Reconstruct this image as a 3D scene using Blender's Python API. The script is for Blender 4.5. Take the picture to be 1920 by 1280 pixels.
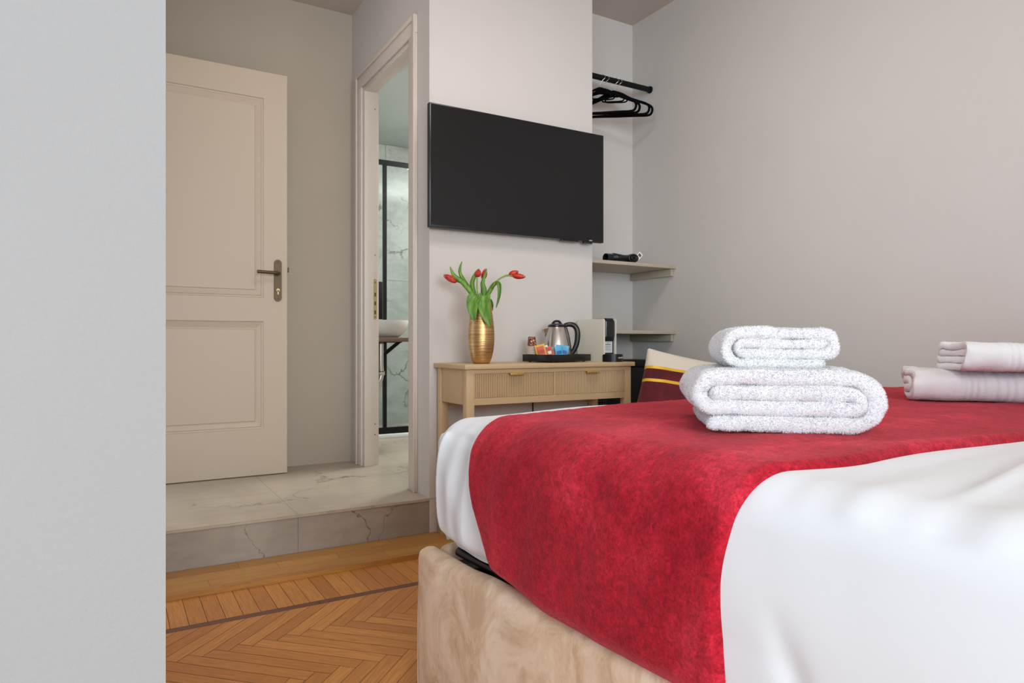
import bpy, bmesh, math, random
from math import sin, cos, pi, sqrt, radians as R, exp, atan2
from mathutils import Vector, Matrix, noise

random.seed(7)
sc = bpy.context.scene
C = sc.collection
for o in list(bpy.data.objects): bpy.data.objects.remove(o)

# ------------------------------------------------------------------ camera
YAW = 30.53
cam = bpy.data.cameras.new('camera'); co = bpy.data.objects.new('camera', cam); C.objects.link(co)
cam.sensor_width = 36; cam.lens = 24; cam.shift_y = 3/1920; cam.clip_start = .02
co.location = (0, 0, .84); co.rotation_euler = (R(90), 0, R(-YAW)); sc.camera = co

# ------------------------------------------------------------------ world, lights, exposure
w = bpy.data.worlds.new('world'); sc.world = w; w.use_nodes = True
w.node_tree.nodes['Background'].inputs[0].default_value = (.75, .85, 1, 1)
w.node_tree.nodes['Background'].inputs[1].default_value = 1.0
sc.view_settings.view_transform = 'Standard'; sc.view_settings.look = 'None'
sc.view_settings.gamma = 1; sc.view_settings.use_curve_mapping = False
sc.view_settings.exposure = 0.24

def area(name, loc, rot, sx, sy, power, col):
    l = bpy.data.lights.new(name, 'AREA'); l.shape = 'RECTANGLE'; l.size = sx; l.size_y = sy
    l.energy = power; l.color = col
    o = bpy.data.objects.new(name, l); C.objects.link(o); o.location = loc; o.rotation_euler = rot
    return o
# daylight entering by the two windows behind the camera
area('rear_window_daylight', (-.1, -3.92, 1.55), (R(-90), 0, R(180)), 2.3, 1.9, 160, (.82, .93, 1))
area('side_window_daylight', (-1.73, -1.0, 1.12), (0, R(-90), 0), 2.0, 1.5, 37, (.60, .83, 1))
# added unseen bedroom fill to brighten the TV wall; hall and bathroom ceiling lamps
area('bedroom_added_fill_light', (1.2, 1.6, 2.66), (0, 0, 0), .6, .6, 12, (1, .95, .90))
area('hall_ceiling_lamp_light', (.62, 3.0, 2.70), (0, 0, 0), .22, .22, 1.0, (1, .87, .74))
area('bathroom_ceiling_lamp_light', (2.55, 4.0, 2.40), (0, 0, 0), .5, .5, 32, (.92, 1, .975))

# ------------------------------------------------------------------ helpers
def lin(r, g, b):
    f = lambda c: (c/255/12.92) if c/255 <= .04045 else ((c/255+.055)/1.055)**2.4
    return (f(r), f(g), f(b), 1)

class M:
    """small node-material builder"""
    def __init__(s, name, col=(.8, .8, .8, 1), rough=.6, metal=0, spec=.5):
        s.m = bpy.data.materials.new(name); s.m.use_nodes = True
        s.nt = s.m.node_tree; s.b = s.nt.nodes['Principled BSDF']
        s.b.inputs['Base Color'].default_value = col; s.b.inputs['Roughness'].default_value = rough
        s.b.inputs['Metallic'].default_value = metal; s.b.inputs['Specular IOR Level'].default_value = spec
    def n(s, t, **kw):
        nd = s.nt.nodes.new(t)
        for k, v in kw.items():
            if k.startswith('i_'): nd.inputs[k[2:].replace('_', ' ')].default_value = v
            else: setattr(nd, k, v)
        return nd
    def l(s, a, b): s.nt.links.new(a, b)
    def coord(s, kind='Object', scale=(1, 1, 1), rot=(0, 0, 0)):
        t = s.n('ShaderNodeTexCoord'); mp = s.n('ShaderNodeMapping')
        mp.inputs['Scale'].default_value = scale; mp.inputs['Rotation'].default_value = rot
        s.l(t.outputs[kind], mp.inputs[0]); return mp.outputs[0]
    def noise(s, vec, scale, detail=4, rough=.55, dist=0):
        x = s.n('ShaderNodeTexNoise', i_Scale=scale, i_Detail=detail, i_Roughness=rough, i_Distortion=dist)
        s.l(vec, x.inputs['Vector']); return x.outputs['Fac']
    def ramp(s, fac, stops):
        r = s.n('ShaderNodeValToRGB'); e = r.color_ramp.elements
        while len(e) < len(stops): e.new(.5)
        for k, (p, c) in enumerate(stops): e[k].position = p; e[k].color = c
        s.l(fac, r.inputs[0]); return r.outputs[0]
    def mix(s, fac, a, b, mode='MIX'):
        x = s.n('ShaderNodeMix', data_type='RGBA', blend_type=mode)
        for sock, v in ((x.inputs[0], fac), (x.inputs[6], a), (x.inputs[7], b)):
            if isinstance(v, (int, float, tuple)): sock.default_value = v
            else: s.l(v, sock)
        return x.outputs[2]
    def col(s, v): s.l(v, s.b.inputs['Base Color']); return s
    def bump(s, h, strength=.3, dist=.002):
        x = s.n('ShaderNodeBump', i_Strength=strength, i_Distance=dist)
        s.l(h, x.inputs['Height']); s.l(x.outputs[0], s.b.inputs['Normal']); return s

def simple(name, rgb, rough=.6, metal=0, spec=.5): return M(name, lin(*rgb), rough, metal, spec).m

# --- materials
def wall_mat(name, rgb, bs=.25, sc1=220):
    m = M(name, lin(*rgb), .82, 0, .25); v = m.coord()
    n1 = m.noise(v, 1.6, 3); c = m.ramp(n1, [(.3, tuple(x*.96 for x in lin(*rgb)[:3])+(1,)), (.7, lin(*rgb))])
    m.col(c); m.bump(m.noise(v, sc1, 3, .6), bs, .0012); return m.m
m_wall = wall_mat('painted_wall_plaster', (214, 208, 203))
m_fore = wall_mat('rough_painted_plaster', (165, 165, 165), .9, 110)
m_ceil = wall_mat('ceiling_paint', (205, 195, 185), .1)
m_door = M('door_satin_paint', lin(200, 181, 160), .45).m
m_casing = M('casing_satin_paint', lin(222, 210, 199), .42).m

def marble_mat(name, light, dark, vein, scale=1.0, veinw=.02, off=(0, 0, 0), mk=(.48, .62)):
    m = M(name, rough=.32, spec=.4); v = m.coord(scale=(scale,)*3)
    v.node.inputs['Location'].default_value = off
    cl = m.noise(v, 1.5, 8, .62, .8); base = m.ramp(cl, [(.35, dark), (.62, light)])
    fine = m.noise(m.coord(scale=(scale*1, scale*5, scale*3)), 4, 6, .7, .5)
    base = m.mix(.35, base, m.ramp(fine, [(.35, dark), (.6, light)]))
    # veins: distorted voronoi edges
    dn = m.n('ShaderNodeTexNoise', i_Scale=2.4, i_Detail=6.0, i_Roughness=.6); m.l(v, dn.inputs['Vector'])
    ad = m.n('ShaderNodeVectorMath', operation='MULTIPLY_ADD'); m.l(dn.outputs['Color'], ad.inputs[0])
    ad.inputs[1].default_value = (.8, .8, .8); m.l(v, ad.inputs[2])
    vo = m.n('ShaderNodeTexVoronoi', feature='DISTANCE_TO_EDGE', i_Scale=1.3); m.l(ad.outputs[0], vo.inputs['Vector'])
    vm = m.ramp(vo.outputs['Distance'], [(0, (1, 1, 1, 1)), (veinw, (0, 0, 0, 1))])
    msk = m.ramp(m.noise(v, 2.1, 3), [(mk[0], (0, 0, 0, 1)), (mk[1], (1, 1, 1, 1))])
    f = m.mix(1.0, vm, msk, 'MULTIPLY'); f2 = m.mix(.0, f, f)
    m.col(m.mix(f2, base, vein)); m.bump(cl, .04, .001); return m.m
m_marble = marble_mat('veined_stone_tile', lin(194, 179, 161), lin(166, 151, 134), lin(112, 96, 80), off=(.3, .1, 0))
m_riser = marble_mat('shaded_grey_stone_riser', lin(170, 159, 147), lin(142, 131, 120), lin(84, 74, 66), 1.7, .012, off=(.2, 0, .75), mk=(.42, .50))  # grey stone, with the weaker light on the riser put into its darker tone
m_bath = marble_mat('bathroom_marble_tile', lin(226, 228, 222), lin(182, 188, 182), lin(104, 96, 84), 2.3, .034)
m_grout = simple('grout', (128, 118, 106), .9)

def wood_mat(name, a, b, dk, rough=.38):
    m = M(name, rough=rough, spec=.45)
    at = m.n('ShaderNodeAttribute', attribute_name='rnd'); uv = m.n('ShaderNodeUVMap')
    def g(sc3, s_, d=5):
        mp = m.n('ShaderNodeMapping'); mp.inputs['Scale'].default_value = sc3
        m.l(uv.outputs[0], mp.inputs[0]); return m.noise(mp.outputs[0], s_, d, .6, .4)
    gr = g((3, 60, 1), 3); gr2 = g((6, 260, 1), 2)
    base = m.mix(at.outputs['Fac'], a, b)
    base = m.mix(m.ramp(gr, [(.40, (0, 0, 0, 1)), (.75, (.75, .75, .75, 1))]), base, dk)
    base = m.mix(.35, base, m.ramp(gr2, [(.3, dk), (.6, a)]), 'MIX')
    m.col(base); m.bump(gr2, .12, .0006); return m.m
m_parquet = wood_mat('oak_parquet', lin(218, 150, 76), lin(178, 110, 50), lin(138, 80, 34))
m_plank = wood_mat('oak_threshold_plank', lin(196, 142, 72), lin(168, 110, 50), lin(134, 84, 38))
m_strip = wood_mat('dark_wood_inlay', lin(120, 74, 52), lin(110, 66, 46), lin(88, 52, 38))

m_black = simple('matt_black_metal', (12, 12, 12), .5, 0, .25)
m_blackp = simple('black_plastic', (16, 16, 17), .32)
m_velvet = M('black_velvet_flocking', lin(10, 10, 11), .95, 0, .1).m
m_steel = simple('brushed_steel', (200, 196, 190), .25, 1)
m_chrome = simple('chrome_wire', (225, 225, 225), .15, 1)
m_bronze = simple('dark_bronze', (100, 84, 66), .42, .85)
m_brass = simple('brass_plate', (196, 176, 128), .35, .8)
m_goldh = simple('gold_handle', (206, 164, 92), .35, .6)
m_console = M('beige_lacquer', lin(203, 173, 132), .48); _v = m_console.coord()
m_console.bump(m_console.noise(_v, 60, 2), .05); m_console = m_console.m
m_shelf = simple('greige_laminate', (184, 172, 154), .5)
m_ceramic = simple('white_ceramic', (225, 225, 222), .12)
m_white = simple('white_card', (236, 234, 230), .6)

def gold_vase():
    m = M('hammered_gold', lin(205, 165, 110), .36, 1)
    v = m.coord(scale=(4, 4, 170)); h = m.noise(v, 1.6, 3, .6); m.bump(h, .55, .0015)
    m.col(m.ramp(h, [(.3, lin(172, 130, 78)), (.7, lin(222, 186, 132))])); return m.m
m_gold = gold_vase()
def leaf():
    m = M('tulip_leaf', lin(92, 140, 40), .45); v = m.coord(scale=(30, 30, 4))
    m.col(m.ramp(m.noise(v, 3, 3), [(.3, lin(66, 116, 30)), (.7, lin(120, 166, 58))])); return m.m
m_leaf = leaf()
m_stem = simple('tulip_stem', (130, 160, 70), .5)
def petal():
    m = M('tulip_petal', lin(205, 40, 30), .45); v = m.coord(scale=(60, 60, 10))
    m.col(m.ramp(m.noise(v, 3, 3), [(.35, lin(176, 22, 26)), (.75, lin(226, 74, 46))])); return m.m
m_petal = petal()

def fleece():
    m = M('red_fleece_pile', rough=.95, spec=.15); v = m.coord()
    cl = m.noise(m.coord(rot=(0, 0, .5), scale=(1, 1, .75)), 4.2, 4, .55, .9); fn = m.noise(v, 210, 4, .75, .3); md = m.noise(v, 70, 4, .7, .5)
    a = m.ramp(cl, [(.38, lin(158, 20, 37)), (.52, lin(180, 29, 47)), (.66, lin(205, 48, 66))])
    a = m.mix(.55, a, m.mix(.9, a, m.ramp(fn, [(.36, (.42, .38, .38, 1)), (.64, (1.5, 1.5, 1.5, 1))]), 'MULTIPLY'))
    a = m.mix(.5, a, m.mix(.9, a, m.ramp(md, [(.38, (.5, .45, .45, 1)), (.6, (1.4, 1.4, 1.4, 1))]), 'MULTIPLY'))
    m.col(a); m.bump(m.mix(.5, fn, md), .9, .004)
    m.b.inputs['Sheen Weight'].default_value = .5; m.b.inputs['Sheen Roughness'].default_value = .45
    m.b.inputs['Sheen Tint'].default_value = lin(255, 130, 140); return m.m
m_red = fleece()
def suede():
    m = M('peach_suede', rough=.9, spec=.2)
    cl = m.noise(m.coord(scale=(1, 1, .6)), 8, 9, .74, 1.8); big = m.noise(m.coord(rot=(0, .6, 0), scale=(1, 1, .4)), 3.2, 4, .6, 1.4)
    fn = m.noise(m.coord(), 320, 2, .6)
    a = m.ramp(cl, [(.40, lin(184, 142, 104)), (.49, lin(218, 184, 152)), (.60, lin(238, 212, 188))])
    a = m.mix(.5, a, m.ramp(big, [(.38, lin(178, 136, 98)), (.45, lin(222, 190, 160)), (.52, lin(226, 196, 168)), (.60, lin(236, 214, 190))]))
    m.col(a); m.bump(fn, .25, .001)
    m.b.inputs['Sheen Weight'].default_value = .35; m.b.inputs['Sheen Tint'].default_value = lin(255, 232, 210); return m.m
m_suede = suede()
def cotton(name, rgb, s_=900):
    m = M(name, lin(*rgb), .85, 0, .2); m.bump(m.noise(m.coord(), s_, 2), .12, .0006)
    m.b.inputs['Sheen Weight'].default_value = .15; return m.m
m_sheet = cotton('white_cotton_sheet', (233, 234, 238))
m_towel = cotton('white_terry_cotton', (236, 233, 234), 500)
m_towelb = cotton('off_white_terry_cotton', (232, 229, 230), 500)
m_cush = cotton('beige_cushion_cloth', (214, 202, 186))
m_chairc = cotton('added_chair_beige_cloth', (190, 176, 158))
def velour():
    m = M('burgundy_velvet', lin(100, 12, 24), .7, 0, .3); m.b.inputs['Sheen Weight'].default_value = .1
    m.col(m.ramp(m.noise(m.coord(), 14, 3), [(.35, lin(72, 6, 14)), (.7, lin(104, 12, 24))])); return m.m
m_burg = velour()
m_goldb = simple('gold_braid', (222, 176, 52), .4, .3)
m_screen = simple('tv_screen_black', (13, 13, 15), .28, 0, .42)
m_glass = M('clear_shower_glass', (.95, .985, .975, 1), .02); m_glass.b.inputs['Transmission Weight'].default_value = 1; m_glass = m_glass.m
m_oakc = simple('walnut_countertop', (122, 98, 84), .5)

# --- mesh helpers
def link_mesh(name, bm, mat, parent=None, smooth=False, mats=None):
    me = bpy.data.meshes.new(name); bm.normal_update(); bm.to_mesh(me); bm.free()
    o = bpy.data.objects.new(name, me); C.objects.link(o)
    for m_ in (mats or [mat]): me.materials.append(m_)
    if smooth:
        me.polygons.foreach_set('use_smooth', [True]*len(me.polygons))
        if smooth == 'auto':
            try: me.set_sharp_from_angle(angle=R(35))
            except Exception: pass
    if parent: o.parent = parent
    return o
def thing(name, label, cat, loc=(0, 0, 0), rz=0, group=None):
    o = bpy.data.objects.new(name, None); C.objects.link(o); o.empty_display_size = .05
    o.location = loc; o.rotation_euler = (0, 0, rz); o['label'] = label; o['category'] = cat
    if group: o['group'] = group
    return o
def tag(o, label, cat, group=None, kind=None):
    o['label'] = label; o['category'] = cat
    if group: o['group'] = group
    if kind: o['kind'] = kind
    return o
def struct(o, label=None, cat=None):
    o['kind'] = 'structure'
    if label: o['label'] = label
    if cat: o['category'] = cat
    return o
def bx(bm, x0, x1, y0, y1, z0, z1, bev=0, seg=2, mi=0):
    vs = [bm.verts.new((x, y, z)) for x in (x0, x1) for y in (y0, y1) for z in (z0, z1)]
    fs = []
    for q in ((0, 1, 3, 2), (4, 6, 7, 5), (0, 4, 5, 1), (2, 3, 7, 6), (0, 2, 6, 4), (1, 5, 7, 3)):
        f = bm.faces.new([vs[i] for i in q]); f.material_index = mi; fs.append(f)
    if bev:
        es = {e for f in fs for e in f.edges}
        bmesh.ops.bevel(bm, geom=list(es), offset=bev, segments=seg, affect='EDGES', profile=.5)
    return vs
def box(name, mat, dims, parent=None, bev=0, smooth=False):
    bm = bmesh.new(); bx(bm, *dims, bev=bev); return link_mesh(name, bm, mat, parent, smooth or ('auto' if bev else False))
def lathe(bm, prof, n=32, cx=0, cy=0, cap0=True, cap1=True):
    rings = []
    for r, z in prof:
        rings.append([bm.verts.new((cx+r*cos(2*pi*k/n), cy+r*sin(2*pi*k/n), z)) for k in range(n)])
    for a, b in zip(rings, rings[1:]):
        for k in range(n): bm.faces.new((a[k], a[(k+1) % n], b[(k+1) % n], b[k]))
    if cap0: bm.faces.new(rings[0][::-1])
    if cap1: bm.faces.new(rings[-1])
def tube(bm, pts, r, n=10, closed=False, flat=None):
    """sweep; r number or list; flat=(up vector, ratio) for oval sections"""
    pts = [Vector(p) for p in pts]; N = len(pts); rings = []; prev = None
    for i, p in enumerate(pts):
        t = (pts[(i+1) % N]-pts[i-1]) if closed else (pts[min(i+1, N-1)]-pts[max(i-1, 0)])
        t.normalize()
        if prev is None:
            up = Vector((0, 0, 1)) if abs(t.z) < .9 else Vector((1, 0, 0))
            if flat: up = Vector(flat[0])
            a = t.cross(up).normalized()
        else: a = (prev - t*prev.dot(t)).normalized()
        prev = a; b = t.cross(a)
        rr = r[i] if isinstance(r, (list, tuple)) else r
        k2 = flat[1] if flat else 1
        rings.append([bm.verts.new(p+a*rr*cos(2*pi*k/n)+b*rr*k2*sin(2*pi*k/n)) for k in range(n)])
    for i in range(N if closed else N-1):
        A, B = rings[i], rings[(i+1) % N]
        for k in range(n): bm.faces.new((A[k], A[(k+1) % n], B[(k+1) % n], B[k]))
    if not closed: bm.faces.new(rings[0][::-1]); bm.faces.new(rings[-1])
def prism(bm, poly, axis, d0, d1, mi=0):
    """poly: list of 2D points; axis 'x','y','z' is the extrusion axis"""
    def P(p, d):
        if axis == 'x': return (d, p[0], p[1])
        if axis == 'y': return (p[0], d, p[1])
        return (p[0], p[1], d)
    A = [bm.verts.new(P(p, d0)) for p in poly]; B = [bm.verts.new(P(p, d1)) for p in poly]; n = len(poly)
    f = [bm.faces.new(A[::-1]), bm.faces.new(B)]
    for k in range(n): f.append(bm.faces.new((A[k], A[(k+1) % n], B[(k+1) % n], B[k])))
    for q in f: q.material_index = mi
    bmesh.ops.recalc_face_normals(bm, faces=f)
def grid(bm, fn, us, vs_, flip=False):
    g = [[bm.verts.new(fn(u, v)) for v in vs_] for u in us]
    for i in range(len(us)-1):
        for j in range(len(vs_)-1):
            q = (g[i][j], g[i+1][j], g[i+1][j+1], g[i][j+1]); bm.faces.new(q[::-1] if flip else q)
    return g
def lsp(a, b, n): return [a+(b-a)*k/(n-1) for k in range(n)]
def sm(a, b, x):
    t = min(1, max(0, (x-a)/(b-a))); return t*t*(3-2*t)
def spline(P, n=12):
    P = [Vector(p) for p in P]; out = []
    for i in range(len(P)-1):
        p0, p1, p2, p3 = P[max(i-1, 0)], P[i], P[i+1], P[min(i+2, len(P)-1)]
        for k in range(n):
            t = k/n
            out.append(.5*((2*p1)+(p2-p0)*t+(2*p0-5*p1+4*p2-p3)*t*t+(3*p1-p0-3*p2+p3)*t**3))
    out.append(P[-1]); return out

# ------------------------------------------------------------------ dimensions (metres; camera stands over the origin)
ZF = -.02          # parquet
ZL = .152          # stone landing
ZC = 2.755
YT = 2.795         # tv wall
XB = 1.223         # bathroom wall / left edge of chimney breast
XN = 2.124         # right edge of chimney breast
YN = 3.18          # niche back
XR = 2.72          # right wall
YH = 3.914         # hall back wall
YP = 1.0           # partition near the camera

# ------------------------------------------------------------------ structure
def board(bm, uvl, rl, o, du, dv, L, W, z, g=.0007):
    o = Vector(o)+Vector((du[0]+dv[0], du[1]+dv[1]))*g; L -= 2*g; W -= 2*g
    du = Vector(du); dv = Vector(dv)
    P = [o, o+du*L, o+du*L+dv*W, o+dv*W]; vs = [bm.verts.new((p.x, p.y, z)) for p in P]
    f = bm.faces.new(vs); r = random.random(); ou, ov = random.random()*9, random.random()*9
    for lp, (a, b) in zip(f.loops, ((0, 0), (L, 0), (L, W), (0, W))):
        lp[uvl].uv = (a+ou, b+ov); lp[rl] = (r, r, r, 1)
    if f.normal.z < 0: pass
    return f
def new_wood_bm():
    bm = bmesh.new(); return bm, bm.loops.layers.uv.new('UVMap'), bm.loops.layers.float_color.new('rnd')
bm, uvl, rl = new_wood_bm()
L_, W_ = .392, .0462; s2 = 1/sqrt(2)
U = Vector((s2, s2)); V = Vector((-s2, s2))
org = Vector((.628, 1.768)) - U*L_
for j in range(-13, 4):
    for i in range(-95, 95):
        h = org + U*(i*W_+j*(L_+W_)) + V*(-i*W_+j*(L_-W_))
        if -2.2 < h.x < 3.1 and -4.5 < h.y < 2.7: board(bm, uvl, rl, h, U, V, L_, W_, ZF)
        v = h + U*L_
        if -2.0 < v.x < 3.3 and -4.5 < v.y < 2.7: board(bm, uvl, rl, v+U*W_, V, -U, L_, W_, ZF)
for pco, pno in (((0, 2.26, 0), (0, 1, 0)), ((0, -4, 0), (0, -1, 0)), ((-1.8, 0, 0), (-1, 0, 0)), ((XR, 0, 0), (1, 0, 0))):
    bmesh.ops.bisect_plane(bm, geom=bm.verts[:]+bm.edges[:]+bm.faces[:], plane_co=pco, plane_no=pno, clear_outer=True)
x = -.05
while x < XR:
    board(bm, uvl, rl, (x, 2.292), (0, 1), (-1, 0), .50 if x > XB else .25, .052, ZF); x += .052
for f in bm.faces:
    f.normal_update()
    if f.normal.z < 0: f.normal_flip()
for f in bm.faces: f.material_index = 0
x = -1.8
while x < XR:
    f = board(bm, uvl, rl, (x, 2.26), (1, 0), (0, 1), min(.8, XR-x), .032, ZF); f.material_index = 1; x += .8
b0 = bm.verts.new((-1.8, -4, ZF-.002)); b1 = bm.verts.new((XR, -4, ZF-.002)); b2 = bm.verts.new((XR, 2.8, ZF-.002)); b3 = bm.verts.new((-1.8, 2.8, ZF-.002))
f = bm.faces.new((b0, b1, b2, b3)); f.material_index = 2
m_gap = simple('parquet_joint', (70, 38, 18), .9)
struct(link_mesh('floor', bm, None, mats=[m_parquet, m_strip, m_gap]))

# threshold plank below the stone riser
bm, uvl, rl = new_wood_bm()
def wbox(x0, x1, y0, y1, z0, z1):
    board(bm, uvl, rl, (x0, y0), (1, 0), (0, 1), x1-x0, y1-y0, z1, .0004)
    f = bm.faces.new([bm.verts.new(p) for p in ((x0, y0, z0), (x1, y0, z0), (x1, y0, z1), (x0, y0, z1))])
    r = random.random(); ou = random.random()*7
    for lp, q in zip(f.loops, ((0, 0), (x1-x0, 0), (x1-x0, z1-z0), (0, z1-z0))): lp[uvl].uv = (q[0]+ou, q[1]); lp[rl] = (r,)*3+(1,)
rows = [(2.535, 2.56, [.0, .34, .62, 1.4]), (2.56, 2.635, [0, .30, .95, 1.6]), (2.635, 2.715, [0, .55, .78, 1.3, 1.9]), (2.715, YT-.002, [0, .42, 1.02, 1.7])]
for y0, y1, cuts in rows:
    cuts = cuts+[XN]
    for a, b in zip(cuts, cuts[1:]): wbox(a, b, y0, y1, ZF+.0005, 0)
f0 = len(bm.faces); bx(bm, 0, XN, 2.537, YT-.001, ZF+.0005, -.0012, mi=1)
struct(link_mesh('trim_1', bm, None, mats=[m_plank, m_gap]), 'oak plank threshold below the grey stone step', 'threshold')

# landing: tiled top and riser
bm = bmesh.new()
def tiles(x0, x1, y0, y1, z, jx, jy, mi=0):
    xs = [x0]+[j for j in jx if x0 < j < x1]+[x1]; ys = [y0]+[j for j in jy if y0 < j < y1]+[y1]; g = .0006
    for a, b in zip(xs, xs[1:]):
        for c, d in zip(ys, ys[1:]):
            vs = [bm.verts.new(p) for p in ((a+g, c+g, z), (b-g, c+g, z), (b-g, d-g, z), (a+g, d-g, z))]
            f = bm.faces.new(vs); f.material_index = mi
tiles(0, XB+.08, YT-.004, YH, ZL, [.652], [])
bx(bm, 0, XB, YT+.010, YH, ZF, ZL-.0035, mi=1)
bx(bm, XB, XB+.08, 3.015, 3.715, ZL-.04, ZL-.0035, mi=1)
bx(bm, 0, .6514, YT, YT+.010, 0, ZL-.012, mi=2); bx(bm, .6526, XB, YT, YT+.010, 0, ZL-.012, mi=2)
bx(bm, 0, XB, YT-.004, YT+.01, ZL-.0105, ZL-.0005, mi=0)
struct(link_mesh('floor_landing', bm, None, mats=[m_marble, m_grout, m_riser]), 'raised stone landing with grey marble riser', 'step')
bm = bmesh.new(); tiles(XB+.08, 2.0, 2.93, 3.3, ZL, [1.45], []); tiles(XB+.08, 2.9, 3.3, 5.3, ZL, [1.45, 2.05, 2.65], [4.5]); bx(bm, XB+.08, 2.0, 2.93, 3.29, ZF, ZL-.003, mi=1); bx(bm, XB+.08, 2.9, 3.29, 5.3, ZF, ZL-.003, mi=1)
struct(link_mesh('floor_bathroom', bm, None, mats=[m_marble, m_grout]))

def wall(name, boxes, mat=m_wall):
    bm = bmesh.new()
    for b in boxes: bx(bm, *b)
    return struct(link_mesh(name, bm, mat))
T = .12
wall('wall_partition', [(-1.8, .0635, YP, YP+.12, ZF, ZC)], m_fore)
wall('wall_left', [(-.12, 0, YP+.12, 2.86, ZF, ZC), (-.12, 0, 3.72, YH+.1, ZF, ZC), (-.12, 0, 2.86, 3.72, 2.27, ZC)])
m_hall = wall_mat('hall_plaster_dimmed', (188, 175, 160))  # same plaster as the other walls, dim warm hall light put into the colour
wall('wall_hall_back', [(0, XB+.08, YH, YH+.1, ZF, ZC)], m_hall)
wall('wall_bathroom_side', [(XB, XB+.08, YT, 3.015, ZF, ZC), (XB, XB+.08, 3.715, 5.3, ZF, ZC), (XB, XB+.08, 3.015, 3.715, 2.27, ZC)])
wall('wall_chimney_breast', [(XB+.08, XN, YT, 2.93, ZF, ZC), (XN-.1, XN, 2.93, YN, ZF, ZC)])
wall('wall_niche', [(XN-.1, XR+.1, YN, YN+.1, ZF, ZC)])
wall('wall_right', [(XR, XR+.1, -4.1, YN, ZF, ZC)])
# rear and side walls with window openings
wall('wall_rear', [(-1.9, -1.25, -4.1, -4, ZF, ZC), (1.05, XR, -4.1, -4, ZF, ZC), (-1.25, 1.05, -4.1, -4, ZF, .6), (-1.25, 1.05, -4.1, -4, 2.5, ZC)])
wall('wall_window_side', [(-1.9, -1.8, -4, -1.75, ZF, ZC), (-1.9, -1.8, -.25, YP+.12, ZF, ZC), (-1.9, -1.8, -1.75, -.25, ZF, .1), (-1.9, -1.8, -1.75, -.25, 2.15, ZC)])
def window(name, w_, z0, z1, loc, rz):
    e = bpy.data.objects.new(name, None); C.objects.link(e); e.location = loc; e.rotation_euler = (0, 0, rz); struct(e)
    bm = bmesh.new()
    for a in ((0, .06), (w_/2-.04, w_/2+.04), (w_-.06, w_)): bx(bm, a[0], a[1], 0, .05, z0, z1, bev=.004)
    for a in ((z0, z0+.06), (z1-.06, z1)): bx(bm, 0.06, w_-.06, 0, .05, a[0], a[1], bev=.004)
    link_mesh('window_frame', bm, m_casing, e)
    box('pane', m_glass, (.06, w_-.06, .022, .028, z0+.06, z1-.06), e)
window('window_1', 2.3, .6, 2.5, (-1.25, -4.07, 0), 0)
window('window_2', 1.5, .1, 2.15, (-1.83, -1.75, 0), R(90))
struct(box('ceiling', m_ceil, (-1.9, XR+.1, -4.1, YH+.1, ZC, ZC+.1)))
wall('wall_bathroom_back', [(XB+.08, 2.9, 5.3, 5.4, ZF, ZC)])
wall('wall_bathroom_right', [(2.9, 3.0, 3.28, 5.4, ZF, ZC), (XR+.1, 2.9, 3.18, 3.28, ZF, ZC)])
wall('ceiling_bathroom', [(XB+.08, 2.0, 2.93, 3.29, 2.45, 2.5), (XB+.08, 2.9, 3.29, 5.3, 2.45, 2.5)], simple('bathroom_ceiling_paint', (200, 206, 204), .8))
# bathroom wall tiles (large marble slabs)
bm = bmesh.new(); g = .0015
for a, b in zip([1.303, 1.93, 2.53], [1.93, 2.53, 2.9]):
    for c, d in zip([ZL, 1.35], [1.35, 2.449]): bx(bm, a+g, b-g, 5.29, 5.3, c+g, d-g)
for a, b in zip([3.802, 4.3, 4.9], [4.3, 4.9, 5.29]):
    for c, d in zip([ZL, 1.35], [1.35, 2.449]): bx(bm, 1.303, 1.33, a+g, b-g, c+g, d-g)
struct(link_mesh('wall_bathroom_tiles', bm, m_bath))

def plate_poly(hw, z0, z1, n=10):
    c0, c1 = z0+hw, z1-hw
    return [(hw*cos(pi+pi*k/n), c0+hw*sin(pi+pi*k/n)) for k in range(n+1)]+[(hw*cos(pi*k/n), c1+hw*sin(pi*k/n)) for k in range(n+1)]

# bathroom door frame
d2 = bpy.data.objects.new('door_2', None); C.objects.link(d2); struct(d2, 'white doorway frame leading to the bathroom', 'door frame')
d2.location = (XB, 3.015, ZL)
OH = 2.118; OW = .70; cw = .085
def casing(bm, x0, sgn):   # flat board with raised outer band
    for (a, b) in ((-cw, 0), (OW, OW+cw)):
        bx(bm, x0, x0-.012*sgn, a, b, 0, OH, bev=.003)
        ob = (a, a+.022) if a < 0 else (b-.022, b)
        bx(bm, x0-.012*sgn, x0-.020*sgn, ob[0], ob[1], 0, OH+cw, bev=.003)
    bx(bm, x0, x0-.012*sgn, -cw, OW+cw, OH, OH+cw, bev=.003)
    bx(bm, x0-.012*sgn, x0-.020*sgn, -cw+.022, OW+cw-.022, OH+cw-.022, OH+cw, bev=.003)
bm = bmesh.new(); casing(bm, 0, 1); link_mesh('door_casing', bm, m_casing, d2, 'auto')
bm = bmesh.new(); casing(bm, .08, -1); link_mesh('door_casing', bm, m_casing, d2, 'auto')
bm = bmesh.new()
for a, b in ((0, .012), (OW-.012, OW)): bx(bm, .0, .08, a, b, 0, OH, bev=.002)
bx(bm, 0, .08, .012, OW-.012, OH-.012, OH, bev=.002)
for a, b in ((.012, .026), (OW-.026, OW-.012)): bx(bm, .0, .052, a, b, 0, OH-.012, bev=.002)
bx(bm, 0, .052, .026, OW-.026, OH-.026, OH-.012, bev=.002)
link_mesh('door_jamb', bm, m_casing, d2, 'auto')
bm = bmesh.new(); prism(bm, [(.0655+p[0], p[1]) for p in plate_poly(.0105, .82, 1.05, 6)], 'y', OW-.0145, OW-.0115)
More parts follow.
